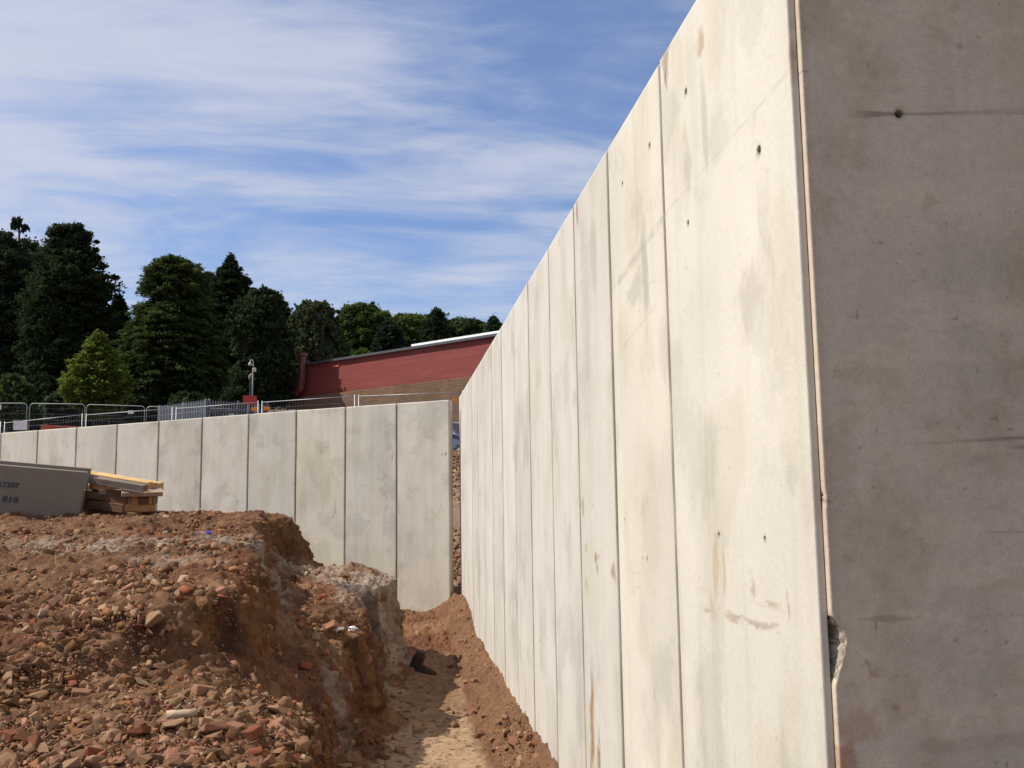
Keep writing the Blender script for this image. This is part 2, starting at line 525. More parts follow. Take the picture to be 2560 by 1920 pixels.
def make_panel(name, p0, du, n, width, zb, zt0, zt1, thick, res, mat, paint, tongue=.0, rebate=None, parent=None, dent=None, chamfer=.008, holes=()):
    """front face grid spanned by du (unit, horizontal) from p0 and z; n = outward horizontal normal"""
    p0 = np.array([p0[0], p0[1], 0.0]); du = np.array([du[0], du[1], 0.0]); n = np.array([n[0], n[1], 0.0])
    nu = max(4, int(width / res)); nv = max(8, int((max(zt0, zt1) - zb) / res))
    us = np.linspace(chamfer, width - chamfer, nu)
    us = np.unique(np.round(np.concatenate([us, chamfer + np.array([.003, .006, .010, .016]), width - chamfer - np.array([.003, .006, .010, .016])]), 5)); nu = len(us)
    if dent is not None: us = np.unique(np.concatenate([np.linspace(chamfer, .09, 26), us[us > .092]])); nu = len(us)
    t = np.linspace(0, 1, nv)
    ring = np.array([-1.12, -1.0, -.8, -.55, -.25, 0, .25, .55, .8, 1.0, 1.12])
    for (hu, hz, hr) in holes:
        us = np.unique(np.round(np.concatenate([us, np.clip(hu + ring * hr, us[0], us[-1])]), 5))
        zz = zt0 + (zt1 - zt0) * hu / width - chamfer
        t = np.unique(np.round(np.concatenate([t, (hz + ring * hr - zb) / (zz - zb)]), 6))
    nu, nv = len(us), len(t)
    U, T = np.meshgrid(us, t)
    ztop = zt0 + (zt1 - zt0) * U / width - chamfer
    Z = zb + (ztop - zb) * T
    off = np.zeros_like(U)
    Ug = U.copy()
    if dent is not None:
        bite, depth = dent(Z)                                   # left edge retreats, surface sinks near it
        f = np.clip(1 - U / .09, 0, 1)
        Ug = U + bite * f
        off = np.zeros_like(U)
    wav = .0003 * fbm(U * 2.3 + p0[1], Z * 1.6, p0[0], 3, 3)
    G = p0 + du * Ug[..., None] + n * (off + wav)[..., None] + np.array([0, 0, 1]) * Z[..., None]
    col = paint(U, Z)
    for (hu, hz, hr) in holes:
        dh = np.hypot(U - hu, Z - hz) / hr
        G = G - n * (np.where(dh < .93, .045 if thick > .05 else .012, 0))[..., None]
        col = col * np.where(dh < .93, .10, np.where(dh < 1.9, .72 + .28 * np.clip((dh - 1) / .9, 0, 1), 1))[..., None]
    V = [G.reshape(-1, 3)]; C = [col.reshape(-1, 3)]
    idx = np.arange(nu * nv).reshape(nv, nu)
    Fq = [np.stack([idx[:-1, :-1], idx[:-1, 1:], idx[1:, 1:], idx[1:, :-1]], -1).reshape(-1, 4)]
    loop = np.concatenate([idx[0, :], idx[1:, -1], idx[-1, -2::-1], idx[-2:0:-1, 0]])
    P = V[0][loop]; Lc = C[0][loop]
    # outward shift for chamfer
    uL = np.concatenate([np.zeros(nu), np.ones(nv - 1), np.zeros(nu - 1), -np.ones(nv - 2)])
    zL = np.concatenate([-np.ones(nu), np.zeros(nv - 1), np.ones(nu - 1), np.zeros(nv - 2)])
    uL[0] = -1; uL[nu - 1] = 1; zL[nu + nv - 2] = 1; uL[nu + nv + nu - 3] = -1
    jag = 1 + .25 * vn(P[:, 2] * 40, P[:, 0] * 40, P[:, 1] * 40, 77)
    R1 = P + du * (uL * chamfer)[:, None] + np.array([0, 0, 1]) * (zL * chamfer)[:, None] - n * (chamfer * jag)[:, None]
    rings = [R1]
    if rebate:
        w, d1 = rebate                                           # thin lip on the u=0 side
        pass
    mid = R1 - n * (thick * .25)
    if dent is not None:
        bite, depth = dent(P[:, 2])
        k = ((uL < -.5)) * 1.0
        rough = .008 * fbm(P[:, 2] * 75, 1.3, 0, 4, 9, .65) * (bite > .002)
        mid = mid - du * (bite * .55 * k)[:, None] + du * (rough * k)[:, None]
        R1b = R1 - n * .008 + du * ((rough - bite * .12) * k)[:, None]
        rings.append(R1b)
        R1c = R1 - n * .018 + du * ((rough * 1.5 - bite * .3) * k)[:, None]
        rings.append(R1c)
    rings.append(mid)
    back = R1 - n * (thick - chamfer)
    if dent is not None: back = back - du * (bite * 1.0 * k)[:, None]
    rings.append(back)
    base = nu * nv; m = len(loop); prev = loop
    for R in rings:
        V.append(R); C.append(Lc * (np.array([1.1, 1.14, 1.2]) * np.where((dent(P[:, 2])[0] > .004)[:, None], .62 + .5 * np.clip(vn(P[:, 2] * 150, len(V), 0, 8), -.8, .8)[:, None], 1) if dent is not None else .97)); cur = np.arange(base, base + m); base += m
        Fq.append(np.stack([prev, cur, np.roll(cur, -1), np.roll(prev, -1)], -1)); prev = cur
    V = np.concatenate(V); C = np.concatenate(C); Fq = np.concatenate(Fq)
    # back cap as quads bridging bottom->top is not needed in view; close with strips
    cap = []
    bl = prev
    bot = bl[:nu]; top = bl[nu + nv - 2:nu + nv - 2 + nu][::-1]
    cap = np.stack([bot[:-1], top[:-1], top[1:], bot[1:]], -1)
    Fq = np.concatenate([Fq, cap])
    # keep coordinates local to the panel base
    org = p0 + du * width / 2 + np.array([0, 0, zb])
    me = np_mesh(name, V - org, Fq, mat, False, np.clip(C, .02, 1.6))
    o = link(name, me, parent, Vector(org) if parent is None else None)
    return o, org


# ---- long wall on the right: solve the joints from the photograph's own rhythm (1 m units)
joint_px = [2028, 1683, 1539, 1448.6, 1381.4, 1327.1, 1288.6, 1257, 1231.8, 1211.5, 1195.3, 1180.8, 1166.6, 1155.7, 1149]
JY = [float(on_x(x, 1175, WX)[1]) for x in joint_px]
ZT_NEAR = float(on_x(1562, 300, WX)[2]); ZT_FAR = float(on_x(1142.5, 1002, WX)[2])
print('joints', [round(v, 2) for v in JY], 'tops', ZT_NEAR, ZT_FAR)


def wtop(y):
    return ZT_NEAR + (ZT_FAR - ZT_NEAR) * (y - JY[1]) / (JY[-1] - JY[1])


MARKS = [  # photo x, y, half width u, half height z, colour, strength, wobble
    (1662, 165, .10, .16, (.55, .40, .28), .55, .9), (1664, 190, .02, .06, (.35, .2, .12), .6, .6), (1752, 110, .05, .05, (.66, .5, .36), .5, .8),
    (1443, 520, .06, .13, (.50, .30, .18), .8, .7), (1398, 600, .05, .06, (.75, .65, .5), .4, .8),
    (1458, 1275, .055, .075, (.50, .33, .22), .85, .8), (1492, 1292, .02, .014, (.35, .3, .25), .7, .8), (1481, 1266, .012, .014, (.4, .3, .25), .7, .5),
    (1490, 1392, .07, .07, (.52, .42, .34), .75, 1.0), (1534, 1435, .06, .06, (.58, .46, .36), .7, .9), (1465, 1462, .05, .12, (.62, .53, .44), .6, 1.0),
    (1617, 1396, .016, .02, (.5, .3, .18), .8, .6), (1606, 1395, .01, .02, (.45, .35, .25), .7, .6), (1465, 1370, .04, .03, (.7, .62, .5), .5, .9),
    (1482, 1870, .09, .34, (.55, .38, .24), .8, .9), (1500, 1900, .06, .14, (.42, .28, .18), .7, .9),
    (1785, 1440, .06, .13, (.78, .66, .5), .55, 1.1), (1810, 1420, .02, .09, (.7, .56, .42), .5, 1.0), (1880, 1475, .05, .05, (.74, .62, .48), .5, 1.1),
    (1845, 1545, .13, .02, (.62, .52, .42), .55, 1.2), (1900, 1560, .12, .015, (.55, .46, .38), .5, 1.2), (1770, 1525, .05, .014, (.6, .5, .4), .5, 1.0),
    (1970, 1500, .012, .05, (.72, .52, .36), .6, .9), (1960, 1420, .02, .03, (.8, .7, .55), .5, 1.0), (1935, 1510, .06, .01, (.65, .55, .45), .5, 1.1),
    (1610, 640, .10, .30, (.70, .70, .68), .75, .9), (1590, 700, .16, .10, (.78, .77, .73), .6, .9), (1720, 420, .12, .28, (.80, .78, .74), .7, .9),
    (1870, 800, .12, .22, (.84, .82, .78), .7, .9), (1760, 330, .05, .25, (.80, .79, .76), .6, .9), (1930, 700, .08, .2, (.86, .84, .8), .7, .9), (1900, 560, .12, .3, (.87, .85, .81), .7, .9),
    (1374, 930, .012, .14, (.6, .58, .54), .8, 1.0), (1435, 990, .10, .12, (.76, .75, .72), .6, 1.0), (1480, 610, .13, .28, (.78, .77, .73), .7, .9),
    (1290, 1490, .03, .08, (.62, .5, .4), .7, .9), (1350, 1600, .05, .02, (.72, .6, .48), .5, .9), (1978, 110, .03, .16, (.74, .66, .52), .6, .9), (1975, 140, .02, .05, (.62, .55, .45), .6, .9),
]
LINES = [((1985, 165), (1640, 560), .006, (.80, .78, .74), .7), ((1660, 540), (1545, 705), .030, (.66, .66, .64), .6), ((1540, 745), (1640, 700), .006, (.82, .76, .68), .6), ((1555, 870), (1640, 760), .010, (.83, .8, .74), .55),
         ((1660, 1080), (1655, 1190), .004, (.7, .68, .64), .7), ((1655, 1190), (1640, 1255), .004, (.7, .68, .64), .7), ((1575, 1432), (1600, 1432), .004, (.75, .68, .6), .7), ((1578, 1468), (1605, 1470), .004, (.75, .68, .6), .7),
         ((1745, 1470), (1965, 1530), .003, (.82, .74, .64), .7), ((1370, 1080), (1373, 1180), .004, (.7, .68, .64), .6), ((1310, 1620), (1320, 1640), .006, (.55, .42, .35), .6)]
MW = []
for (px, py, ru, rv, colr, k, w) in MARKS:
    p = on_x(px, py, WX); MW.append((p[1], p[2], ru, rv, colr, k, w))
LW = [(on_x(*a, WX)[1:], on_x(*b, WX)[1:], w, c, k) for a, b, w, c, k in LINES]


def right_paint(i, y_left):
    rr = np.random.default_rng(300 + i)
    tone = [1.08, 1.05, .96, 1.0, 1.0, .99, 1.02, .95, 1.0, .98, .96, 1.0, .97, 1.0, 1.04][i]
    warm = [.03, .05, .01, .0, 0, 0, .0, 0, 0, 0, 0, .01, 0, 0, .02][i]

    def f(U, Z):
        Yw = y_left - U
        c = concrete_paint(U, Z, 300 + i, tone, warm, 1.2)
        # sides of each unit slightly browner / darker where the form leaked
        eL = S((.07 - U) / .07) * S((fbm(Z * 2.0, i * 3.3, 0, 3, 5 + i) + .5) / .8)
        eR = S((U - U.max() + .09) / .09) * S((fbm(Z * 1.7, i * 5.3, 0, 3, 15 + i) + .6) / .8)
        c = stain(c, .25 * eL, (.84, .79, .70)); c = stain(c, .25 * eR, (.88, .82, .70))
        jw = .009 if i < 3 else .014
        dj = np.clip(.75 + .5 * vn(Z * 5, i, 0, 4), .3, 1) * (i > 0)
        c = stain(c, .85 * S((jw - U) / (jw * .85)) * dj, (.36, .32, .27)); c = stain(c, .85 * S((U - U.max() + jw) / (jw * .85)) * np.clip(.75 + .5 * vn(Z * 5, i, 3, 4), .3, 1) * (i > 0), (.40, .36, .31))
        # pin holes
        ph = vn(U * 55, Z * 55, i, 33 + i)
        c = c * (1 - .22 * S((ph - .91) / .06))[..., None]
        for j, (yy, zz, ru, rv, colr, k, w) in enumerate(MW):
            if abs(yy - y_left + .5) < 1.2:
                kb_ = 1.0 if colr[0] - colr[2] < .09 else 1.15
                c = stain(c, min(1, k * kb_ * 1.1) * ell(Yw, Z, yy, zz, ru, rv, .7, w, 400 + j), colr)
        for (a, b, w, colr, k) in LW:
            ab = b - a; L2 = ab @ ab
            t = np.clip(((Yw - a[0]) * ab[0] + (Z - a[1]) * ab[1]) / L2, 0, 1)
            d = np.hypot(Yw - a[0] - t * ab[0], Z - a[1] - t * ab[1])
            c = stain(c, k * S((1 - d / w) / .8) * np.clip(.6 + .6 * vn(Yw * 20, Z * 20, 0, 3), 0, 1), colr)
        for q in range(3):
            uu, zz = rr.uniform(.1, .9), rr.uniform(.4, 3.4)
            c = stain(c, .35 * ell(U, Z, uu, zz, rr.uniform(.01, .02), rr.uniform(.01, .06), .6, .8, int(rr.integers(999))), (.55, .45, .36))
        return c
    return f


R_LABEL = ['widest pale sunlit concrete unit at the near end, meeting the shaded unit', 'sunlit concrete unit with two dark holes and a grey smudge, second from near end',
           'sunlit concrete wall unit with rusty brown chips low down, third from the near end', 'sunlit concrete wall unit with grey mottling, fourth from the near end of the long wall',
           'sunlit concrete wall unit, fifth from the near end of the long wall', 'sixth sunlit concrete wall unit from the near end of the long wall',
           'seventh sunlit concrete wall unit from the near end of the long wall', 'eighth sunlit concrete wall unit from the near end of the long wall',
           'ninth sunlit concrete wall unit from the near end, midway to the far corner', 'sixth sunlit concrete wall unit from the far corner of the long wall',
           'fifth sunlit concrete wall unit from the far corner of the long wall', 'fourth sunlit concrete wall unit from the far corner of the long wall',
           'third sunlit concrete wall unit from the far corner of the long wall', 'last sunlit concrete unit at the far corner of the long wall']
holes_px = [(1714.5, 230, .015), (1897, 377, .016), (1623, 365, .015), (1555, 460, .013), (1720, 558, .012), (1797, 1337, .010), (1912, 1347, .009), (1560, 1300, .006)]
for i in range(len(JY) - 1):
    ya, yb = JY[i], JY[i + 1]
    gap = .024
    y1 = yb - gap / 2; y0 = ya + (gap / 2 if i else 0)
    jit = [0, .0015, -.001, 0, .001, -.001, .001, 0, -.001, .001, 0, -.001, .001, 0][i]
    xw = WX + jit
    width = y1 - y0
    # u runs from the far side (image left) to the near side
    hs = []
    for (px, py, r) in holes_px:
        p = on_x(px, py, WX)
        if y0 + .03 < p[1] < y1 - .03: hs.append((y1 - p[1], p[2], r * .92))
    res = .007 if i < 2 else .011 if i < 4 else (.018 if i < 7 else .03)
    o, org = make_panel('wall_unit', (xw, y1), (0, -1), (-1, 0), width, -.3, wtop(y1), wtop(y0), .15 if i else .0205, res, M_CONC, right_paint(i, y1), chamfer=.006 if i else .002, holes=hs)
    tag(o, R_LABEL[i], 'retaining wall unit', 'units of the long sunlit wall')
    if i == 0:
        # thick body of the near unit behind its lip
        b = MB(); b.box((.0212 + .07, .07, (wtop(y0) + .3) / 2 - .002), (.138, width - .15, wtop(y0) + .29))
        b.build('unit_body', M_CONC_DK, o)
    j = MB(); j.box((.06, width / 2 + .006, (wtop(y1) - .05) / 2), (.02, .05, wtop(y1) + .2)); j.build('joint_filler', M_JOINT, o)

# ---- shaded unit turning the corner at the right edge
YD = JY[0] - .020
XD = WX + .0205 + .0025
nz0 = float((CAMP + ray(2095, 1530) * ((YD) / ray(2095, 1535)[1]))[2]); nz1 = float((CAMP + ray(2095, 1715) * (YD / ray(2095, 1715)[1]))[2])
nzc = float((CAMP + ray(2125, 1615) * (YD / ray(2125, 1615)[1]))[2])


NZ2 = float((CAMP + ray(2065, 1248) * (YD / ray(2065, 1248)[1]))[2])


def dent(Z):
    h_ = nz0 - nz1; a = np.interp(Z, nz1 + h_ * np.array([0, .16, .3, .5, .62, .70, .78, .85, .93, 1.0]), [0, .009, .019, .030, .034, .033, .026, .013, .004, 0])
    a = a * (1 + .16 * vn(Z * 90, 2.2, 0, 4) + .10 * vn(Z * 210, 1.2, 0, 5)) + .0028 * np.exp(-((Z - NZ2) / .02) ** 2) * (1 + .6 * vn(Z * 160, .2, 0, 6))
    return a, a


def shade_pt(px, py):
    d = ray(px, py); p = CAMP + d * (YD / d[1]); return p[0] - XD, p[2]


def dark_paint(off):
    def f(U, Z):
        U = U + off
        c = concrete_paint(U, Z, 801, 1.0, .0, 1.2)
        c = stain(c, .5 * S((fbm(U * 2.2, Z * 1.1, 0, 5, 811) - .05) / .5), (.78, .71, .63))
        c = stain(c, .34 * S((fbm(U * 6, Z * 5, 0, 5, 813, .65) - .15) / .4), (.74, .66, .58))
        c = stain(c, .4 * S((fbm(U * 3, Z * 9, 0, 5, 814, .65) - .22) / .35), (1.16, 1.14, 1.12))
        run = S((vn(U * 9, Z * .35, 0, 815) - .25) / .4) * S((fbm(U * 3, Z * .8, 0, 3, 816) + .3) / .6)
        c = stain(c, .3 * run, (.72, .66, .60))
        band = np.exp(-((U - .10 - .02 * vn(Z * 3, 1, 0, 3)) / .05) ** 2)
        drip = S((vn(U * 28, Z * 20, 0, 812) + .1) / .6)
        c = stain(c, .28 * band * drip, (1.25, 1.22, 1.2))
        c = stain(c, .4 * S((.035 - U) / .035), (.72, .66, .62))
        for (pa, pb, w, col, k) in [((2110, 286), (2560, 282), .008, (.42, .38, .36), .75), ((2250, 290), (2560, 272), .006, (.5, .46, .44), .6), ((2248, 1112), (2560, 1094), .006, (.30, .28, .28), .85), ((2500, 1120), (2560, 1117), .004, (.4, .36, .36), .7), ((2120, 1548), (2420, 1545), .0025, (.55, .5, .48), .6), ((2340, 1545), (2520, 1538), .0025, (.42, .4, .38), .7), ((2280, 1325), (2560, 1330), .003, (.6, .55, .52), .6), ((2400, 1480), (2560, 1455), .018, (.74, .62, .52), .6), ((2400, 1630), (2560, 1640), .003, (.5, .46, .42), .5), ((2280, 1870), (2560, 1850), .03, (.55, .5, .46), .5)]:
            ax, az = shade_pt(*pa); bx, bz = shade_pt(*pb)
            t = np.clip((U - ax) / (bx - ax), 0, 1); d = np.abs(Z - (az + (bz - az) * t)) + .006 * vn(U * 7, ax, 0, 9) + 9 * np.maximum(0, ax - U)
            c = stain(c, k * S((1 - d / w) / .8) * S((U - ax) / .09 + .15) * np.clip(.62 + .6 * vn(U * 9, Z * 4, 0, 6), .1, 1), col)
        for (px, py, r, col, k) in [(2390, 1602, .008, (.4, .36, .34), .8), (2515, 1605, .009, (.55, .34, .24), .8), (2345, 1058, .006, (.55, .36, .26), .7), (2395, 1068, .005, (.4, .3, .26), .7), (2412, 1217, .006, (.4, .36, .34), .7), (2455, 1250, .006, (.5, .38, .3), .7), (2065, 1250, .012, (.45, .34, .28), .6), (2180, 1680, .02, (.62, .46, .34), .6), (2165, 1660, .012, (.6, .44, .3), .6), (2240, 1770, .012, (.62, .42, .3), .6), (2400, 116, .012, (.55, .5, .46), .6), (2180, 180, .03, (.7, .64, .58), .5), (2105, 1900, .06, (.66, .44, .34), .7), (2140, 1830, .07, (.7, .52, .42), .55), (2120, 1720, .05, (.72, .58, .48), .5), (2110, 1395, .02, (.68, .54, .42), .5), (2330, 505, .03, (.72, .68, .62), .5), (2410, 430, .004, (.5, .3, .2), .8)]:
            ux, uz = shade_pt(px, py)
            c = stain(c, k * ell(U, Z, ux, uz, r * 1.2, r, .7, .9, int(px)), col)
        sp = vn(U * 70, Z * 70, 3, 820)
        c = c * (1 - .4 * S((sp - .9) / .07))[..., None]
        return c
    return f


ztd = wtop(JY[0])
hu_, hz_ = shade_pt(2247, 285)
od, orgd = make_panel('wall_unit', (XD, YD), (1, 0), (0, -1), 1.0, -.3, ztd, ztd, .15, .0055, M_CONC_DK, dark_paint(0), dent=dent, chamfer=.002, holes=[(hu_, hz_, .0115)])
tag(od, 'shaded grey concrete unit turning the near corner, with chipped edge and dark bolt hole', 'retaining wall unit', 'units of the shaded return wall')
o2, _ = make_panel('wall_unit', (XD + 1.015, YD), (1, 0), (0, -1), 1.0, -.3, ztd, ztd, .15, .03, M_CONC_DK, dark_paint(2.3))
tag(o2, 'shaded concrete wall unit outside the frame beyond the chipped corner unit', 'retaining wall unit', 'units of the shaded return wall')

# ---- far wall
FZ = lambda px, py, Z: at(px, py, Z)
tops_px = [(1121.8, 999.7), (991.5, 1008.5), (864, 1017.5), (741, 1026), (622, 1035.5), (506, 1044), (397.5, 1053), (293, 1061), (192, 1068.5), (95, 1075.5), (2.5, 1082.5)]
FT = []
for (px, py) in tops_px:
    d = ray(px, py)
    # intersect vertical plane of the wall
    t = ((FP0[0] - CAMP[0]) * FN[0] + (FP0[1] - CAMP[1]) * FN[1]) / (d[0] * FN[0] + d[1] * FN[1])
    p = CAMP + d * t
    FT.append(((p[0] - FP0[0]) * FDIR[0] + (p[1] - FP0[1]) * FDIR[1], p[2]))
print('far', [(round(a, 2), round(b, 2)) for a, b in FT])
FT = [(a, b) for a, b in FT]
step = FT[-1][0] - FT[-2][0]; stz = FT[-1][1] - FT[-2][1]
for q in range(2): FT.append((FT[-1][0] + step, FT[-1][1] + stz))
F_LABEL = ['grey concrete unit ending the far wall at its right, end face showing', 'grey concrete unit with a scraped arc, second from the far wall right end',
           'creamier concrete unit with a scraped arc, third from the far wall right end', 'mottled grey concrete unit of the far wall, fourth from its right end',
           'fifth concrete unit from the right end of the far wall', 'sixth concrete unit from the right end of the far wall',
           'far wall concrete unit just right of the timber stack', 'far wall concrete unit directly behind the timber stack',
           'far wall concrete unit behind the gap between block and timber stack', 'second visible concrete wall unit from the left edge, behind the concrete block',
           'concrete wall unit cut by the left edge of the photo', 'far wall unit beyond the left edge, hidden part']
F_LABEL = F_LABEL[:12]


def far_paint(i, width):
    rr = np.random.default_rng(700 + i)
    tone = [1.0, .99, 1.05, .95, 1.0, 1.0, 1.02, .97, 1.03, 1.0, 1.02, 1.0][i]
    warm = .05 if i == 2 else .0

    def f(U, Z):
        c = concrete_paint(U, Z, 700 + i, tone, warm, 1.5)
        eL = S((.03 - U) / .03); eR = S((U - width + .035) / .035)
        w = np.clip(vn(Z * 3, i * 1.7, 0, 9) + .5, 0, 1)
        c = stain(c, .5 * eL * w, (.62, .58, .52)); c = stain(c, .5 * eR * w, (.62, .58, .52))
        # scraped arc
        cu, cz, R = width * .56, 2.02 + rr.uniform(-.04, .04), .27
        d = np.abs(np.hypot(U - cu, Z - cz) - R - .01 * vn(Z * 9, 0, 0, i)); an = (U - cu) / R
        k = .9 if i in (1, 2, 4, 5) else .5
        c = stain(c, k * S((1 - d / .02) / .7) * S((an - .35) / .3) * np.clip(.5 + .8 * vn(U * 17, Z * 17, i, 5), 0, 1), (.66, .62, .56))
        for q in range(7):
            zz = rr.uniform(1.2, 3.4); u0 = rr.uniform(0, .6) * width; u1 = u0 + rr.uniform(.15, .6)
            w_ = rr.uniform(.004, .018)
            kk = S((1 - np.abs(Z - zz - .02 * vn(U * 3, q, 0, 7)) / w_) / .8) * S((U - u0) / .05) * S((u1 - U) / .05) * np.clip(.35 + .9 * vn(U * 22, Z * 30, q, 8), 0, 1)
            c = stain(c, .55 * kk, (.70, .66, .58))
        for q in range(4):
            c = stain(c, .5 * ell(U, Z, rr.uniform(.05, .95) * width, rr.uniform(1, 3.5), .012, .012, .6, .9, int(rr.integers(999))), (.5, .45, .4))
        if i in (0, 1):
            for (uu, zz, ru, rv) in ((.06, 2.88, .02, .055), (.13, 2.86, .014, .05)) if i == 0 else ((.07, 2.86, .016, .06), (.075, 2.79, .014, .03)):
                c = stain(c, .8 * ell(width - U, Z, width - uu if i == 0 else width - (width - uu), zz, ru, rv, .6, .7, 50 + i), (.42, .38, .33)) if i else stain(c, .8 * ell(U, Z, width - uu, zz, ru, rv, .6, .7, 50), (.42, .38, .33))
        return c
    return f


for i in range(len(FT) - 1):
    a, za = FT[i]; b, zb_ = FT[i + 1]
    gap = .026
    a2 = a + (gap / 2 if i else 0); b2 = b - gap / 2
    pL = FP0 + FDIR * b2
    o, org = make_panel('wall_unit', (pL[0], pL[1]), tuple(-FDIR), tuple(FN), b2 - a2, -.3, zb_, za, .15, .012, M_CONC_FAR, far_paint(min(i, 11), b2 - a2))
    if i == 11:
        tag(o, 'concrete wall unit at the far left end of the far wall, beyond the photo edge', 'retaining wall unit', 'units of the far wall')
    else:
        tag(o, F_LABEL[i], 'retaining wall unit', 'units of the far wall')
    if i:
        jb = MB(); cpt = np.array([*( -FDIR * ((b2 - a2) / 2 + gap / 2)), 0]) - np.array([FN[0], FN[1], 0]) * .07
        jb.box((cpt[0], cpt[1], (za + .1) / 2), (.06, .02, za + .5), ((-FDIR[0], -FDIR[1], 0), (FN[0], FN[1], 0), (0, 0, 1)))
        jb.build('joint_filler', M_JOINT, o)


# ------------------------------------------------------------------ stones
def rock_proto(kind, seed):
    r = random.Random(seed); bm = bmesh.new()
    if kind == 'brick':
        sx, sy, sz = r.uniform(.8, 1.5), r.uniform(.75, 1.0), r.uniform(.5, .7)
        for a in (-1, 1):
            for b in (-1, 1):
                for c in (-1, 1):
                    if r.random() < .25:
                        for _ in range(2): bm.verts.new((a * sx * r.uniform(.3, .9), b * sy * r.uniform(.4, .95), c * sz * r.uniform(.5, 1)))
                    else:
                        bm.verts.new((a * sx * r.uniform(.88, 1), b * sy * r.uniform(.9, 1), c * sz * r.uniform(.92, 1)))
    else:
        sx, sy, sz = r.uniform(.9, 1.4), r.uniform(.7, 1.05), r.uniform(.45, .8)
        for _ in range(r.randint(8, 14)):
            v = Vector((r.gauss(0, 1), r.gauss(0, 1), r.gauss(0, 1))).normalized() * r.uniform(.82, 1.05)
            bm.verts.new((v.x * sx, v.y * sy, v.z * sz))
    bmesh.ops.convex_hull(bm, input=bm.verts)
    bmesh.ops.delete(bm, geom=[v for v in bm.verts if not v.link_faces], context='VERTS')
    bmesh.ops.dissolve_limit(bm, angle_limit=rad(9), verts=bm.verts, edges=bm.edges)
    bmesh.ops.bevel(bm, geom=list(bm.edges), offset=.07, segments=1, affect='EDGES', clamp_overlap=True)
    bmesh.ops.triangulate(bm, faces=bm.faces)
    m = max(v.co.length for v in bm.verts)
    for v in bm.verts: v.co /= m
    return bm


PROTO = []
for i in range(16):
    bm = rock_proto('brick' if i % 8 in (0, 2, 3, 6) else 'rock', 50 + i)
    me = bpy.data.meshes.new('stone_piece'); bm.to_mesh(me); bm.free()
    vs = np.array([v.co for v in me.vertices]); fs = np.array([tuple(p.vertices) for p in me.polygons])
    PROTO.append((me, vs, fs))
KINDS = {'brick_pink': ('broken_brick', 'pinkish broken brick piece', (0.273, 0.148, 0.099)), 'brick_red': ('broken_brick', 'dark red broken brick piece', (0.207, 0.075, 0.042)),
         'buff': ('stone', 'buff angular stone', (0.29, 0.195, 0.121)), 'grey': ('stone', 'pale greyish mortar lump', (0.317, 0.255, 0.189)), 'clod': ('earth_clod', 'orange-brown clod of clay', (0.229, 0.119, 0.051)), 'brown': ('stone', 'dull brown stone', (0.207, 0.125, 0.073))}
KINDS = {k: (a, b, (c[0] * 1.04, c[1] * .92, c[2] * .83)) for k, (a, b, c) in KINDS.items()}
KK = list(KINDS); KW = np.array([.23, .08, .21, .04, .13, .31])


def density(x, y):
    xe = edge_ledge(y); x1 = edge_upper(y)
    w = np.full_like(x, .14)
    mg = np.where(x < -1.5, 0, .12); up = x < x1 - mg; le = (x >= x1 + mg) & (x < xe - .06); tr = x > xe + .05
    n = fbm(x * 1.0, y * 1.0, 0, 3, 120)
    slope = S((8.3 - y) / 2.5) * S((-x - .7) / .7) * (.42 + .58 * S((fbm(x * 1.4, y * 1.4, 0, 3, 130) + .25) / .5))
    w = np.where(up, .30 + .9 * slope + .35 * S((y - 9) / 3) * S((n + .1) / .5), w)
    w = np.where(le, .26 + .75 * S((6.6 - y) / 1.2) * (.42 + .58 * S((fbm(x * 1.6, y * 1.6, 0, 3, 131) + .25) / .5)) + .25 * S((n - .1) / .4), w)
    w = np.where(tr, .045 + .30 * S((x - .62) / .2) + .5 * np.exp(-np.abs(x - xe - .15) / .08), w)
    return w * (1 + .5 * np.clip(n, -.8, 1.0))


def scatter(n, smin, smax, power):
    out = []
    while sum(len(q) for q in out) < n:
        m = 40000
        # sample roughly evenly over the picture: nearer rows get more
        y = 3.9 * (16.5 / 3.9) ** RNG.random(m)
        x = RNG.uniform(-.62, .14, m) * y * 1.0
        x = np.clip(x, -8.3, None)
        k = (x < .98) & (RNG.random(m) < density(x, y) * np.clip(6 / y, .25, 1))
        s = (x - FP0[0]) * FN[0] + (y - FP0[1]) * FN[1]
        k &= s > .1
        x, y = x[k], y[k]
        sz = smin * (smax / smin) ** (RNG.random(len(x)) ** power)
        out.append(np.stack([x, y, sz], 1))
    return np.concatenate(out)[:n]


big = np.concatenate([scatter(14000, .011, .070, 2.2), scatter(70, .07, .105, 1.0)])
small = scatter(60000, .005, .013, 1.3)
# rank the large ones by size in the picture and by what the camera sees
sc = []
for (x, y, s) in big:
    z = float(H(x, y)); px, py, Zc = to_px((x, y, z))
    ok = (-30 < px < 2560) and (1200 < py < 1960)
    if x > .9: s *= 1
    sc.append(s / Zc if ok else 0)
sc = np.array(sc); order = np.argsort(-sc)


def visible(x, y, z):
    d = np.array([x, y, z]) - CAMP; t = np.linspace(.25, .97, 50)
    P = CAMP + d * t[:, None]
    return not np.any(P[:, 2] < H(P[:, 0], P[:, 1]) - .02)


chosen = []
for i in order:
    if len(chosen) >= 285 or sc[i] <= 0: break
    if visible(big[i, 0], big[i, 1], float(H(big[i, 0], big[i, 1])) + .05): chosen.append(i)
chosen_set = set(chosen)
M_ST = {k: mat_stone(k + '_stone', KINDS[k][2]) for k in KK}
_protocache = {}


def proto_for(pi, kind):
    key = (pi, kind)
    if key not in _protocache:
        me = PROTO[pi][0].copy(); me.name = KINDS[kind][0]; me.materials.append(M_ST[kind]); _protocache[key] = me
    return _protocache[key]


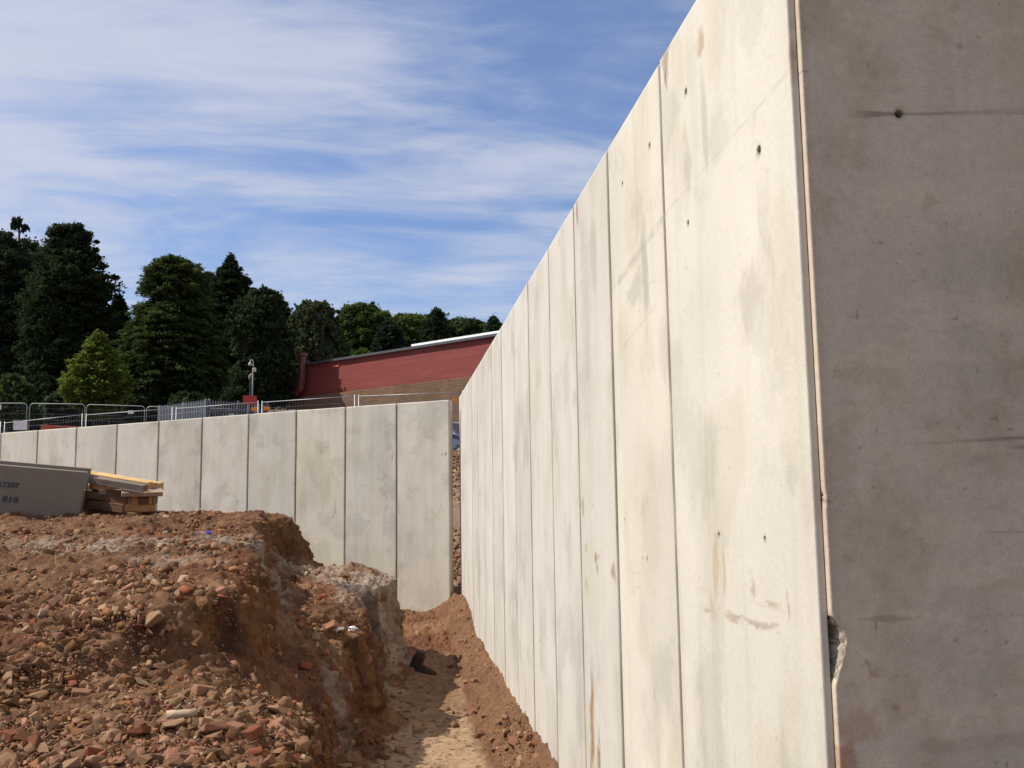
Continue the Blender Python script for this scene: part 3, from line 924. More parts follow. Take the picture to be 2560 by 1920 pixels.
def zone(x, y):
    xe = float(edge_ledge(y)); x1 = float(edge_upper(y))
    if x > .6: return 'on the bank by the sunlit wall'
    if x > xe: return 'on the trench floor'
    if y < 6.6 and x > -1.5: return 'at the near foot of the mound'
    if x > x1: return 'on the lower ledge above the trench'
    return 'on the upper slope of the mound'


for i in chosen:
    x, y, s = big[i]
    kind = KK[int(RNG.choice(len(KK), p=KW / KW.sum()))]
    bias = [q for q in range(16) if (q % 8 in (0, 2, 3, 6)) == (kind.startswith('brick') and RNG.random() < .75)]
    pi = int(RNG.choice(bias))
    me = proto_for(pi, kind)
    zz = float(H(x, y)) + s * RNG.uniform(-.25, .35)
    if x > .86: x = min(x, WX - s * .9)
    o = link(KINDS[kind][0], me, None, (x, y, zz))
    o.scale = (s * RNG.uniform(.85, 1.15), s * RNG.uniform(.8, 1.15), s * RNG.uniform(.6, 1.05))
    o.rotation_euler = (RNG.uniform(-.6, .6), RNG.uniform(-.6, .6), RNG.uniform(0, 6.28))
    zn = zone(x, y)
    size = 'large ' if s > .052 else ('' if s > .035 else 'small ')
    tag(o, f'{size}{KINDS[kind][1]} lying {zn}', {'broken_brick': 'brick', 'stone': 'stone', 'earth_clod': 'clod'}[KINDS[kind][0]], f'{size}{KINDS[kind][1]}s {zn}')


def merge_stones(arr, seed, hf=None, xmax=WX):
    r = np.random.default_rng(seed)
    Vs, Fs, Cs, b = [], [], [], 0
    hz = (hf or H)(arr[:, 0], arr[:, 1])
    ch = np.stack([KINDS[k][2] for k in KK])
    for (x, y, s), z in zip(arr, hz):
        _, vs, fs = PROTO[int(r.integers(16))]
        q = r.normal(size=4); q /= np.linalg.norm(q); w, a, bq, c = q
        R = np.array([[1 - 2 * (bq * bq + c * c), 2 * (a * bq - c * w), 2 * (a * c + bq * w)], [2 * (a * bq + c * w), 1 - 2 * (a * a + c * c), 2 * (bq * c - a * w)], [2 * (a * c - bq * w), 2 * (bq * c + a * w), 1 - 2 * (a * a + bq * bq)]])
        v = (vs * s * r.uniform(.8, 1.2, 3)) @ R.T + np.array([min(x, xmax - s), y, z + s * r.uniform(-.1, .3)])
        Vs.append(v); Fs.append(fs + b); b += len(v)
        k = int(r.choice(len(KK), p=KW / KW.sum()))
        Cs.append(np.broadcast_to(ch[k] * r.uniform(.6, 1.25), v.shape))
    return np.concatenate(Vs), np.concatenate(Fs), np.concatenate(Cs)


SIMPLE = []
for i in range(6):
    rr_ = np.random.default_rng(900 + i)
    bm = bmesh.new()
    for _ in range(8):
        v = rr_.normal(size=3); v /= np.linalg.norm(v); bm.verts.new(v * [1.2, .9, .7])
    bmesh.ops.convex_hull(bm, input=bm.verts); bmesh.ops.triangulate(bm, faces=bm.faces)
    bm.verts.index_update()
    SIMPLE.append((None, np.array([v.co for v in bm.verts]), np.array([[v.index for v in f.verts] for f in bm.faces]))); bm.free()
rest = big[[i for i in range(len(big)) if i not in chosen_set]]
V1, F1, C1 = merge_stones(rest, 5)
gy_ = RNG.uniform(16.6, 25, 1500)                           # rubble on the fill seen through the gap
slope_arr = np.stack([gy_ * RNG.uniform(.045, .085, 1500) - .1, gy_, RNG.uniform(.02, .075, 1500)], 1)
V3, F3, C3 = merge_stones(slope_arr, 8, back_h, 9.0)
keep = PROTO; PROTO = [SIMPLE[i % 6] for i in range(16)]
V2, F2, C2 = merge_stones(small, 6)
PROTO = keep
rub = link('rubble', np_mesh('rubble', np.concatenate([V1, V2, V3]), np.concatenate([F1, F2 + len(V1), F3 + len(V1) + len(V2)]), M_RUB, False, np.concatenate([C1, C2, C3])))
tag(rub, 'loose small brick and stone rubble strewn over the mound', 'rubble', None, 'stuff')


def on_ground(px, py):
    return raymarch(px, py)


# half brick with frogged top near the bottom, plank stub, pipe, scraps
def detail_thing(px, py, fn, dz=0.0):
    p = on_ground(px, py); return fn(p + np.array([0, 0, dz]))


def half_brick(p):
    e = empty('half_brick', Vector(p), rad(12), 'pink half brick with two lighter mortar smears, lying by itself near the trench edge', 'brick')
    b = MB(); b.box((0, 0, .035), (.115, .10, .065), jit=.004); o = b.build('brick_body', M_ST['brick_pink'], e, bevel=.008)
    b = MB(); b.box((-.018, 0, .0705), (.02, .07, .006), jit=.002); b.box((.026, .01, .0705), (.022, .06, .006), jit=.002); b.build('mortar_smear', M_ST['buff'], e)
    e.rotation_euler = (rad(8), rad(-6), rad(10))
detail_thing(781, 1885, half_brick, 0)


def clay_pipe(p):
    b = MB(); ax = np.array([.99, .12, .02]); q = np.array(p) + np.array([0, 0, .02])
    n = 9; v = []
    pts = [q - ax * .08, q - ax * .03, q + ax * .03, q + ax * .08]
    b.tube(pts, [.027, .025, .024, .025], 10); o = b.build('pipe_piece', M_CLAY, None, smooth=True)
    tag(o, 'buff snapped length of clay pipe lying in the rubble', 'pipe')
detail_thing(455, 1800, clay_pipe, .01)


def log(p):
    b = MB(); q = np.array(p)
    b.tube([q + [-.07, .1, .0], q + [-.06, .05, .08], q + [-.03, .03, .16], q + [.0, .0, .23], q + [.015, -.01, .27]], [.07, .075, .07, .065, .05], 9)
    b.tube([q + [.0, .0, .07], q + [.06, -.03, .06], q + [.12, -.06, .03], q + [.18, -.10, .0]], [.055, .05, .045, .03], 8)
    b.tube([q + [-.02, .03, .03], q + [-.12, .0, .03], q + [-.2, .0, .0]], [.05, .045, .03], 7)
    b.v = [tuple(np.array(v) + np.array([random.uniform(-1, 1) for _ in range(3)]) * .011) for v in b.v]
    o = b.build('charred_log', M_CHAR, None)
    tag(o, 'charred dark stump leaning on the cut bank in the trench', 'log')
detail_thing(1050, 1680, log, -.03)


def crumple(name, p, s, mat, label, cat, seed):
    r = random.Random(seed); bm = bmesh.new()
    bmesh.ops.create_icosphere(bm, subdivisions=2, radius=1)
    for v in bm.verts:
        k = r.uniform(.35, 1.4); v.co = Vector((v.co.x * s * 1.5 * k, v.co.y * s * k, v.co.z * s * .85 * r.uniform(.4, 1.3)))
    me = bpy.data.meshes.new(name); bm.to_mesh(me); bm.free(); me.materials.append(mat)
    o = link(name, me, None, Vector(p)); tag(o, label, cat); return o


p = on_ground(842, 1577); crumple('plastic_scrap', p + [0, 0, .02], .035, M_WHITEP, 'larger crumpled white plastic scrap on the lower ledge', 'scrap', 1)
p = on_ground(882, 1577); crumple('plastic_scrap', p + [0, 0, .02], .028, M_WHITEP, 'smaller white plastic scrap at the right of the pair on the ledge', 'scrap', 2)
p = on_ground(521, 1338); crumple('plastic_scrap', p + [0, 0, .02], .026, M_BLUEP, 'small bright blue plastic scrap on top of the mound', 'scrap', 3)

# ------------------------------------------------------------------ concrete block and timber stack on the mound
def axes(fwd_px, tilt_img_deg, lean_deg):
    """frame whose x axis runs to the image right, tilted clockwise, with its top leaning to the viewer"""
    x = np.array([math.cos(fwd_px), math.sin(fwd_px), 0.0]); y = np.array([-math.sin(fwd_px), math.cos(fwd_px), 0.0]); z = np.array([0, 0, 1.0])
    a = rad(tilt_img_deg); x, z = x * math.cos(a) - z * math.sin(a), z * math.cos(a) + x * math.sin(a)
    b = rad(lean_deg); y, z = y * math.cos(b) + z * math.sin(b), z * math.cos(b) - y * math.sin(b)
    return np.array([x, y, z])


ZB = 11.4
A = axes(rad(14), 5.5, 5)
pr = at(193, 1293, ZB)                                   # bottom right front corner
Ht = .55; Lb = 2.6; Db = .75
eb = empty('concrete_block', Vector(pr), 0, 'large grey concrete block with blue numbers sprayed on its shaded face, at the left edge', 'concrete block')
b = MB()


def loc(u, v, w): return A[0] * u + A[1] * v + A[2] * w


def hexa(mb, u0, u1, v0, v1, w0, w1, su=0.0):
    vs = [loc(u0, v0, w0), loc(u1, v0, w0), loc(u1, v1, w0), loc(u0, v1, w0), loc(u0, v0, w1), loc(u1 + su, v0, w1), loc(u1 + su, v1, w1), loc(u0, v1, w1)]
    mb.add(vs, [(3, 2, 1, 0), (4, 5, 6, 7), (0, 1, 5, 4), (1, 2, 6, 5), (2, 3, 7, 6), (3, 0, 4, 7)])


hexa(b, -Lb, 0, 0, .12, -.15, Ht, .045); hexa(b, -Lb, 0, .12, Db - .12, -.15, Ht * .55, .02); hexa(b, -Lb, -.004, Db - .12, Db, -.15, Ht + .012, .045)
ob = b.build('block_body', M_BLOCK, eb, bevel=.008)
me = ob.data
if 'col' not in me.color_attributes:
    ca = me.color_attributes.new('col', 'FLOAT_COLOR', 'POINT')
    ca.data.foreach_set('color', np.ones(len(me.vertices) * 4, np.float32))


def text_mesh(body, size, name, mat, parent, origin, X, Zv, out, thick=.003):
    cu = bpy.data.curves.new(name, 'FONT'); cu.body = body; cu.size = size; cu.extrude = thick; cu.offset = .002
    t = bpy.data.objects.new(name, cu); COL.objects.link(t)
    dg = bpy.context.evaluated_depsgraph_get()
    me = bpy.data.meshes.new_from_object(t.evaluated_get(dg)); bpy.data.objects.remove(t); bpy.data.curves.remove(cu)
    R = Matrix(((X[0], Zv[0], out[0], origin[0]), (X[1], Zv[1], out[1], origin[1]), (X[2], Zv[2], out[2], origin[2]), (0, 0, 0, 1)))
    me.transform(R); me.materials.clear(); me.materials.append(mat); me.name = name
    return link(name, me, parent)


def blk_uv(px, py):
    d = ray(px, py); nrm = -A[1]; t = ((pr - CAMP) @ nrm) / (d @ nrm); q = CAMP + d * t - pr
    return q @ A[0], q @ A[2]


u_, w_ = blk_uv(-9, 1216); text_mesh('X1207', .088, 'sprayed_number', M_BLUEINK, eb, loc(u_, -.004, w_), A[0], A[2], -A[1])
u_, w_ = blk_uv(5, 1254); text_mesh('818', .10, 'sprayed_number', M_BLUEINK, eb, loc(u_, -.004, w_), A[0] * 1.15, A[2], -A[1])

# timber stack
ZT = 12.0
TA = axes(rad(2), 8, 6)
to = at(300, 1300, ZT)


def tl(px, py, dz=0.0):
    return at(px, py, ZT + dz)


def beam(name, pa, pb, h, dpt, mat, label, back=None, up=None):
    """beam whose front lower edge runs pa -> pb"""
    pa = np.array(pa); pb = np.array(pb); L = np.linalg.norm(pb - pa); x = (pb - pa) / L
    z = np.array([0, 0, 1.0]) if up is None else np.array(up); z = z - x * (z @ x); z /= np.linalg.norm(z)
    y = np.cross(z, x)
    if back is not None:
        y = np.array(back, float); y = y - x * (y @ x); y /= np.linalg.norm(y); z = np.cross(x, y)
    mb = MB(); mb.box((L / 2, dpt / 2, h / 2), (L, dpt, h), jit=.003)
    o = mb.build(name, mat, None, bevel=.005)
    Mx = Matrix(((x[0], y[0], z[0], pa[0]), (x[1], y[1], z[1], pa[1]), (x[2], y[2], z[2], pa[2]), (0, 0, 0, 1)))
    o.matrix_world = Mx
    tag(o, label, 'timber', 'timbers stacked beside the concrete block'); return o


def tz(px, py, z): return at(190 + px * .1085, 1160 + py * .1085, z)


BK = (.12, 1.0, .10)      # rearwards and a little up, so that tops tip to the viewer
# (crop coordinates of the stack, metres away)
beam('timber', tz(-150, 1060, 12.25), tz(1340, 1290, 11.85), .085, .12, W_BRN, 'lowest brown timber resting on the earth under the stack', BK)
beam('timber', tz(1340, 1210, 12.5), tz(2010, 1240, 12.4), .08, .12, W_BRN, 'dark timber in the shadow under the right end of the stack', BK)
beam('timber', tz(-60, 980, 12.15), tz(1065, 1130, 11.9), .113, .4, W_BRN, 'dark row of squared timbers in the lower left of the stack', BK)
beam('timber', tz(1070, 1128, 11.92), tz(1835, 1095, 12.15), .105, .42, W_ORG, 'wide orange timber showing its long face at the lower right of the stack', BK)
xs = [1130, 1270, 1440, 1665, 1760, 1885]
mt = [W_PAL, W_ORG, W_BRN, W_ORG, W_PAL]; nm = ['pale', 'orange', 'dark brown', 'reddish', 'pale outermost']
beam('timber', tz(-20, 740, 12.1), tz(1135, 935, 11.93), .09, .30, W_BRN, 'long brown timber facing the camera in the middle of the stack', BK)
for q in range(5):
    za = 11.96 + .03 * q
    beam('timber', tz(xs[q] + 4, 938 - q * 3, za), tz(xs[q + 1] - 4, 935 - q * 3, za + .03), .095, .5, mt[q], f'{nm[q]} timber end in the short row under the overhanging plank', BK)
beam('timber', tz(1045, 765, 11.8), tz(2000, 745, 12.0), .055, .30, W_PAL, 'thin grey plank overhanging the right end of the stack', (.10, 1.0, .22))
beam('timber', tz(150, 600, 12.2), tz(520, 655, 12.1), .07, .3, W_BRN, 'dark short timber in the gap at the left of the stack', BK)
beam('timber', tz(515, 710, 11.98), tz(700, 715, 12.0), .07, .3, W_PAL, 'pale cut timber end sticking out at the middle of the stack', BK)
beam('timber', tz(705, 715, 12.0), tz(1000, 755, 11.98), .075, .3, W_BRN, 'brown timber end beside the pale cut end in the stack', BK)
beam('timber', tz(300, 575, 12.1), tz(640, 610, 12.0), .075, .3, W_ORG, 'reddish timber end just below the grey board', BK)
beam('timber', tz(100, 410, 12.1), tz(1545, 655, 11.75), .085, .09, W_GRY, 'long grey weathered board along the front of the top layer', (.10, 1.0, .25))
beam('timber', tz(1545, 655, 11.95), tz(1640, 650, 12.0), .075, .4, W_PAL, 'pale narrow timber end behind the grey board', BK)
beam('timber', tz(60, 360, 12.45), tz(1640, 627, 12.1), .11, .10, W_YEL, 'long fresh yellow timber on top of the stack behind the grey board', (.10, 1.0, .25))
beam('timber', tz(1640, 640, 12.1), tz(1890, 615, 12.25), .105, .5, W_ORG, 'orange timber end at the top right of the stack', BK)
beam('timber', tz(60, 345, 12.75), tz(1880, 635, 12.35), .105, .12, W_YEL, 'fresh yellow timber along the rear of the top layer', (.10, 1.0, .25))


# ------------------------------------------------------------------ mesh fences
def mesh_panel(TL, TR, h, rounded, label, group, infill=True, r=.0155, name='mesh_fence'):
    TL = np.array(TL); TR = np.array(TR); base = TL - [0, 0, h]
    e = empty(name, Vector((TL + TR) / 2 - np.array([0, 0, h])), 0, label, 'fence panel', group)
    o0 = (TL + TR) / 2 - np.array([0, 0, h])
    a = TL - o0; b = TR - o0; d = b - a; L = np.linalg.norm(d); d = d / L; up = np.array([0, 0, 1.0])
    f = MB(); la = a - up * (h - .1); lb = b - up * (h - .1)
    if rounded:
        R = .16; arc = lambda c, s, e_: [c + (d * math.cos(t) + up * math.sin(t)) * R for t in np.linspace(s, e_, 6)]
        pts = [a - up * h] + arc(a + d * R - up * R, PI, PI / 2) + arc(b - d * R - up * R, PI / 2, 0) + [b - up * h]
        f.tube(pts, r, 6)
    else:
        f.tube([a - up * h, a + up * .05], r * 1.05, 6); f.tube([b - up * h, b + up * .05], r * 1.05, 6); f.tube([a, b], r * .85, 6)
    f.tube([la, lb], r * .8, 6)
    f.build('frame', M_GALV, e, smooth=True)
    w = MB(); n = int(L / .11)
    for q in range(1, n):
        p = a + d * (L * q / n); w.tube([p - up * .02, p - up * (h - .1)], .0028, 3, False)
    for q in range(1, 8):
        z = h * q / 8 - .05; w.tube([a - up * z, b - up * z], .004, 3, False)
    w.build('mesh_infill', M_WIRE, e)
    return e


FB = [(1157, 980.7, 28.9), (892, 990.2, 29.85), (650.5, 1005.6, 30.8), (436, 1021.3, 31.8), (211, 1037, 32.7), (7, 1057, 33.7), (-200, 1077, 34.6)]
FLAB = ['steel mesh fence panel in front of the red building, nearest the long wall', 'steel mesh fence panel in front of the brick base of the building', 'steel mesh fence panel beside the red board',
        'steel mesh fence panel in front of the palisade, with a white oval plate', 'steel mesh fence panel at the left with a white sheet hung on it', 'steel mesh fence panel cut by the left edge of the photo']
front_pts = []
for q in range(6):
    (xa, ya, za), (xb, yb, zb) = FB[q + 1], FB[q]
    gpx = 5 if q else 0
    mesh_panel(at(xa + 5, ya + .3, za), at(xb - gpx, yb, zb), 2.0, False, FLAB[q], 'front row of mesh fence panels')
    p = at((xa), ya, za); front_pts.append(p)
for q in range(7):
    (xa, ya, za) = FB[q]; p = at(xa, ya, za); p[2] -= 2.0
    b = MB(); b.box((0, 0, .06), (.62, .24, .13)); b.build('ballast_block', M_DARKP, None, Vector(p), bevel=.03)
    tag(bpy.context.scene.objects[-1] if False else COL.objects[-1], 'dark rubber ballast block holding the mesh fence behind the far wall', 'ballast block', 'rubber blocks under the mesh fence')

RB = [(-75, 68, 1008, 1008), (75, 213, 1008.5, 1010.5), (217, 362, 1011, 1015.5), (367, 512, 1016, 1020.5), (518, 655, 1020.5, 1024), (668, 800, 1028, 1024)]
RLAB = ['round-cornered mesh barrier panel at the left edge with a small white plate', 'round-cornered mesh barrier panel in front of the bright young tree', 'round-cornered mesh barrier panel in front of the dark conifers',
        'round-cornered mesh barrier panel in front of the palisade corner', 'round-cornered mesh barrier panel under the red board', 'round-cornered mesh barrier panel by the brick wall end']
for q, (xa, xb, ya, yb) in enumerate(RB):
    Zq = 40.0 if q < 5 else 38
    mesh_panel(at(xa, ya, Zq), at(xb, yb, Zq), 2.0, True, RLAB[q], 'rear row of round-cornered barrier panels')


def plate(name, px0, px1, py0, py1, Z, mat, label, cat='sign', th=.012, warp=0.0):
    a = at(px0, py1, Z); b = at(px1, py1, Z); c = at(px1, py0, Z); d_ = at(px0, py0, Z)
    n = -fw * th
    mb = MB(); mb.add([a, b, c, d_, a - n, b - n, c - n, d_ - n], [(0, 1, 2, 3), (7, 6, 5, 4), (0, 4, 5, 1), (1, 5, 6, 2), (2, 6, 7, 3), (3, 7, 4, 0)])
    o = mb.build(name, mat, None, bevel=.004); tag(o, label, cat); return o


plate('white_sheet', 33, 68, 1052, 1075, 33.3, M_WHITE, 'white blank sheet tied to the left mesh fence panel')
plate('white_plate', 320, 334, 1026.5, 1034.5, 32.0, M_WHITE, 'small white plate on the mesh fence rail left of the palisade')
plate('white_plate', -4, 3, 1012, 1024, 39.8, M_WHITE, 'small white plate at the left edge on the rear barrier')
plate('white_plate', 571, 584, 1034, 1040, 38.5, M_WHITE, 'small white plate low on the barrier below the palisade')
plate('white_plate', 722, 741, 1024.5, 1031, 36.5, M_WHITEP, 'white plate just above the far wall, right of the orange tags')
ORL = ['orange tag left of the fence joint below the red board', 'orange tag right of the fence joint by the brick wall', 'orange tag beside the top of the long wall']
for (x0, x1, y0, y1, Z), lb in zip([(628, 644, 1018.5, 1027, 30.5), (659, 675, 1017, 1025.5, 30.4), (1133, 1148, 995, 1003, 28.6)], ORL):
    plate('orange_tag', x0, x1, y0, y1, Z, M_ORANGE, lb)
# red board on two posts
e = empty('red_sign_board', Vector(at(624, 1100, 36)), 0, 'plain red board on posts above the mesh fence', 'sign')
q0 = at(624, 1100, 36)
mb = MB(); a, b, c, d_ = [at(*k, 36) - q0 for k in ((607.5, 1012), (642, 1012), (642, 990), (607.5, 988.5))]; n = -fw * .02
mb.add([a, b, c, d_, a - n, b - n, c - n, d_ - n], [(0, 1, 2, 3), (7, 6, 5, 4), (0, 4, 5, 1), (1, 5, 6, 2), (2, 6, 7, 3), (3, 7, 4, 0)]); mb.build('board', M_REDB, e)
for px in (621, 640):
    mb = MB(); mb.tube([at(px, 992, 36.05) - q0, at(px, 992, 36.05) - q0 - [0, 0, 2.3]], .03, 6); mb.build('post', M_GALV_D, e)

# palisade compound
def palisade(pa, pb, h, label, tone):
    pa = np.array(pa); pb = np.array(pb); o0 = np.array([(pa[0] + pb[0]) / 2, (pa[1] + pb[1]) / 2, min(pa[2], pb[2]) - h])
    e = empty('palisade_fence', Vector(o0), 0, label, 'fence', 'palisade fences of the compound')
    d = pb - pa; L = np.linalg.norm(d); d = d / L; nn = np.array([d[1], -d[0], 0]); nn /= np.linalg.norm(nn)
    mb = MB(); n = int(L / .155)
    for q in range(n + 1):
        p = pa + d * (L * q / n) - o0; ax = (d, nn, (0, 0, 1)); mb.box(p - [0, 0, h / 2], (.055, .02, h), ax)
        mb.add([p + d * .0275, p - d * .0275, p + [0, 0, .08]], [(0, 1, 2)])
    mb.build('pales', M_GALV_D, e)
    for zz in (.35, h - .5):
        r_ = MB(); r_.box((pa + pb) / 2 - o0 - nn * .03 - [0, 0, zz], (L, .04, .05), (d, nn, (0, 0, 1))); r_.build('rail', M_GALV_D, e)
    m = max(2, int(L / 2.7))
    for q in range(m + 1):
        p = pa + d * (L * q / m) - o0; r_ = MB(); r_.box(p - nn * .07 - [0, 0, h / 2 - .04], (.10, .06, h + .08), (d, nn, (0, 0, 1))); r_.build('post', M_GALV_D, e)


pc = at(519, 1002, 36); pl = at(396, 1018, 39.4); prr = at(672, 1011, 39.6)
palisade(pl, pc, 2.4, 'grey palisade fence side left of the compound corner', 0)
palisade(pc, prr, 2.4, 'grey palisade fence side right of the compound corner, behind the red board', 0)
# low orange barrier
mb = MB(); a = at(104, 1061, 42); b = at(210, 1066, 42); d = b - a; L = np.linalg.norm(d); d /= L
for q in range(int(L / .10)):
    mb.box(a + d * (q * .10) - [0, 0, .45], (.04, .015, .9), (d, np.cross([0, 0, 1], d), (0, 0, 1)))
for q in range(8):
    mb.box((a + b) / 2 - [0, 0, .06 + .11 * q], (L, .012, .05), (d, np.cross([0, 0, 1], d), (0, 0, 1)))
o = mb.build('barrier_netting', M_NET, None); tag(o, 'low orange plastic barrier netting beyond the left fence', 'barrier')


# camera pole and short lamp
pz = at(633, 900, 38.5); gz = float(back_h(pz[0], pz[1]))
e = empty('camera_pole', Vector((pz[0], pz[1], gz)), 0, 'tall thin pole with a swan-neck dome camera, before the dark trees', 'pole')
hh = pz[2] - gz
mb = MB(); mb.tube([(0, 0, 0), (0, 0, hh * .6), (0, 0, hh - .25)], [.042, .034, .028], 8); mb.build('pole', M_GREYP, e, smooth=True)
mb = MB(); mb.tube([(0, 0, hh - .3)] + [(-.06 + .06 * math.cos(t), 0, hh - .06 + .06 * math.sin(t)) for t in np.linspace(0, PI, 7)] + [(-.12, 0, hh - .10)], .018, 8); mb.build('swan_neck', M_PALEG, e, smooth=True)
mb = MB(); mb.tube([(-.12, 0, hh - .09), (-.12, 0, hh - .13), (-.12, 0, hh - .20), (-.12, 0, hh - .24)], [.025, .06, .075, .035], 10); mb.build('dome_camera', M_PALEG, e, smooth=True)
mb = MB(); mb.box((.06, -.05, hh - .42), (.15, .10, .17)); mb.build('equipment_box', mat_flat('cream_box', (.52, .50, .38), .5), e, bevel=.02)
mb = MB(); mb.tube([(0, 0, hh - .25), (0, 0, hh - .18)], [.04, .04], 8); mb.build('collar', M_PALEG, e)
pz = at(626, 935, 39); gz = float(back_h(pz[0], pz[1])); hh = pz[2] - gz
e = empty('short_lamp_post', Vector((pz[0], pz[1], gz)), 0, 'shorter dark post with a hooded grey lamp beside the camera pole', 'lamp post')
mb = MB(); mb.tube([(0, 0, 0), (0, 0, hh - .2)], .022, 8); mb.build('post', M_DARKP, e)
mb = MB(); mb.tube([(-.03, 0, hh - .26), (-.02, 0, hh - .18), (.02, 0, hh - .08), (.08, 0, hh - .01), (.11, 0, hh)], [.03, .07, .085, .06, .02], 10); mb.build('lamp_hood', M_GREYP, e, smooth=True)

# ------------------------------------------------------------------ red building
def mat_cladding():
    k = NT('red_cladding'); v = k.coord('Object')
    w = k.new('ShaderNodeTexWave', wave_type='BANDS', bands_direction='Z'); w.inputs['Scale'].default_value = 5.0; w.inputs['Distortion'].default_value = .8; w.inputs['Detail'].default_value = 2
    k.ln(v, w.inputs['Vector'])
    c = k.mix((.215, .048, .039), k.ramp(w.outputs['Fac'], [(.0, .88), (1, 1.06)]))
    c = k.mix(c, k.ramp(k.noise(k.coord('Object', (.4, .4, 5)), 1.2, 5, .7), [(.3, .78), (.7, 1.15)]))
    k.out(c, .6, spec=.2); k.bump(w.outputs['Fac'], .005, .6); return k.m


def mat_brickwork():
    k = NT('brown_brick'); v = k.coord('Object')
    br = k.new('ShaderNodeTexBrick'); br.inputs['Scale'].default_value = 1.0; br.inputs['Brick Width'].default_value = .225; br.inputs['Row Height'].default_value = .075; br.inputs['Mortar Size'].default_value = .010
    br.inputs['Color1'].default_value = (.165, .088, .045, 1); br.inputs['Color2'].default_value = (.11, .056, .033, 1); br.inputs['Mortar'].default_value = (.17, .125, .09, 1)
    sx = k.new('ShaderNodeSeparateXYZ'); k.ln(v, sx.inputs[0]); cx = k.new('ShaderNodeCombineXYZ'); k.ln(sx.outputs['X'], cx.inputs['X']); k.ln(sx.outputs['Z'], cx.inputs['Y']); k.ln(cx.outputs[0], br.inputs['Vector'])
    c = k.mix(br.outputs['Color'], k.ramp(k.noise(v, .8, 6, .7), [(.3, .75), (.7, 1.25)]))
    k.out(c, .85, spec=.15); k.bump(br.outputs['Fac'], .008, .6); return k.m


bl = at(752, 920, 42.0); brr = at(1238, 842, 35.0)
bd = np.array([brr[0] - bl[0], brr[1] - bl[1]]); bd /= np.linalg.norm(bd)
brg = math.atan2(bd[1], bd[0])
ZR = 8.1; gb = 3.35
eb2 = empty('red_building', Vector((bl[0], bl[1], gb)), brg, 'long industrial building with dark red upper cladding over a brown brick base', 'building')
LB = float(np.hypot(brr[0] - bl[0], brr[1] - bl[1])) + 12


def bu(px, py):
    d = ray(px, py); nn = np.array([bd[1], -bd[0]]); t = ((bl[0] - CAMP[0]) * nn[0] + (bl[1] - CAMP[1]) * nn[1]) / (d[0] * nn[0] + d[1] * nn[1])
    p = CAMP + d * t; return (p[0] - bl[0]) * bd[0] + (p[1] - bl[1]) * bd[1], p[2] - gb


zr = ZR - gb; zbk = bu(1169, 943)[1]; ul = bu(679, 999)[0]
mb = MB(); mb.box((LB / 2, 4.0, (zbk + zr) / 2), (LB, 8.0, zr - zbk)); mb.build('cladding', mat_cladding(), eb2)
mb = MB(); mb.box(((LB + ul) / 2, 4.0 - .06, zbk / 2), (LB - ul, 8.12, zbk)); mb.build('brick_base', mat_brickwork(), eb2)
mb = MB(); mb.box((ul + .2, .1, zbk + .1), (.38, .38, .35)); mb.build('pier', M_BARK, eb2)
mb = MB(); mb.box((LB / 2 + .3, -.06, zr + .03), (LB - .5, .16, .10)); mb.build('gutter', M_DARKP, eb2)
u0_, z0_ = bu(1024, 873)
mb = MB(); mb.box(((u0_ + LB) / 2, .75, zr + .135), (LB - u0_, 1.3, .17)); mb.build('roof', mat_flat('white_roof', (.88, .88, .86), .5, var=.05), eb2)
M_DUCT = mat_flat('red_duct', (.14, .035, .028), .5, var=.2)
ud, zd = bu(769, 891); ud2, zd2 = bu(768, 965); ud3, zd3 = bu(752, 984)
mb = MB(); mb.tube([(ud, -.3, zd), (ud, -.3, zd2 + .2), (ud - .05, -.3, zd2 - .1), (ud3, -.3, zd3)], .17, 10); mb.tube([(ud, -.3, zd - .02), (ud, -.3, zd + .1)], .24, 10); mb.build('flue_duct', M_DUCT, eb2, smooth=False)
ua, za = bu(832, 919); ub, zb3 = bu(848, 912)
mb = MB(); mb.box(((ua + ub) / 2, -.02, (za + zb3) / 2), (ub - ua, .03, zb3 - za)); mb.build('orange_plate', mat_flat('faded_orange', (.50, .10, .04), .6), eb2)

# ------------------------------------------------------------------ parked car seen through the gap
M_CARP = mat_flat('dark_blue_car_paint', (.055, .07, .12), .25, .3, var=.05)
M_GLASS = mat_flat('car_glass', (.25, .30, .28), .08, 0, var=.05)
M_TYRE = mat_flat('tyre', (.02, .02, .02), .9)
cp = at(1120, 1100, 33.0); gzc = float(back_h(cp[0], cp[1]))
ec = empty('parked_car', (cp[0], cp[1], gzc), brg, 'dark blue parked car glimpsed through the gap between the two walls', 'car')
prof = [(-2.1, .35), (-2.15, .65), (-2.05, .85), (-1.75, .93), (-1.25, 1.38), (-.4, 1.47), (.5, 1.43), (1.15, .98), (1.95, .82), (2.1, .6), (2.08, .35)]
mb = MB(); n = len(prof)
ws = [.78 if z < 1.2 else .58 for x, z in prof]
mb.add([(x, -w, z) for (x, z), w in zip(prof, ws)] + [(x, w, z) for (x, z), w in zip(prof, ws)], [tuple(range(n)), tuple(range(2 * n - 1, n - 1, -1))] + [(i, n + i, n + (i + 1) % n, (i + 1) % n) for i in range(n)])
mb.build('body', M_CARP, ec, bevel=.05, smooth=False)
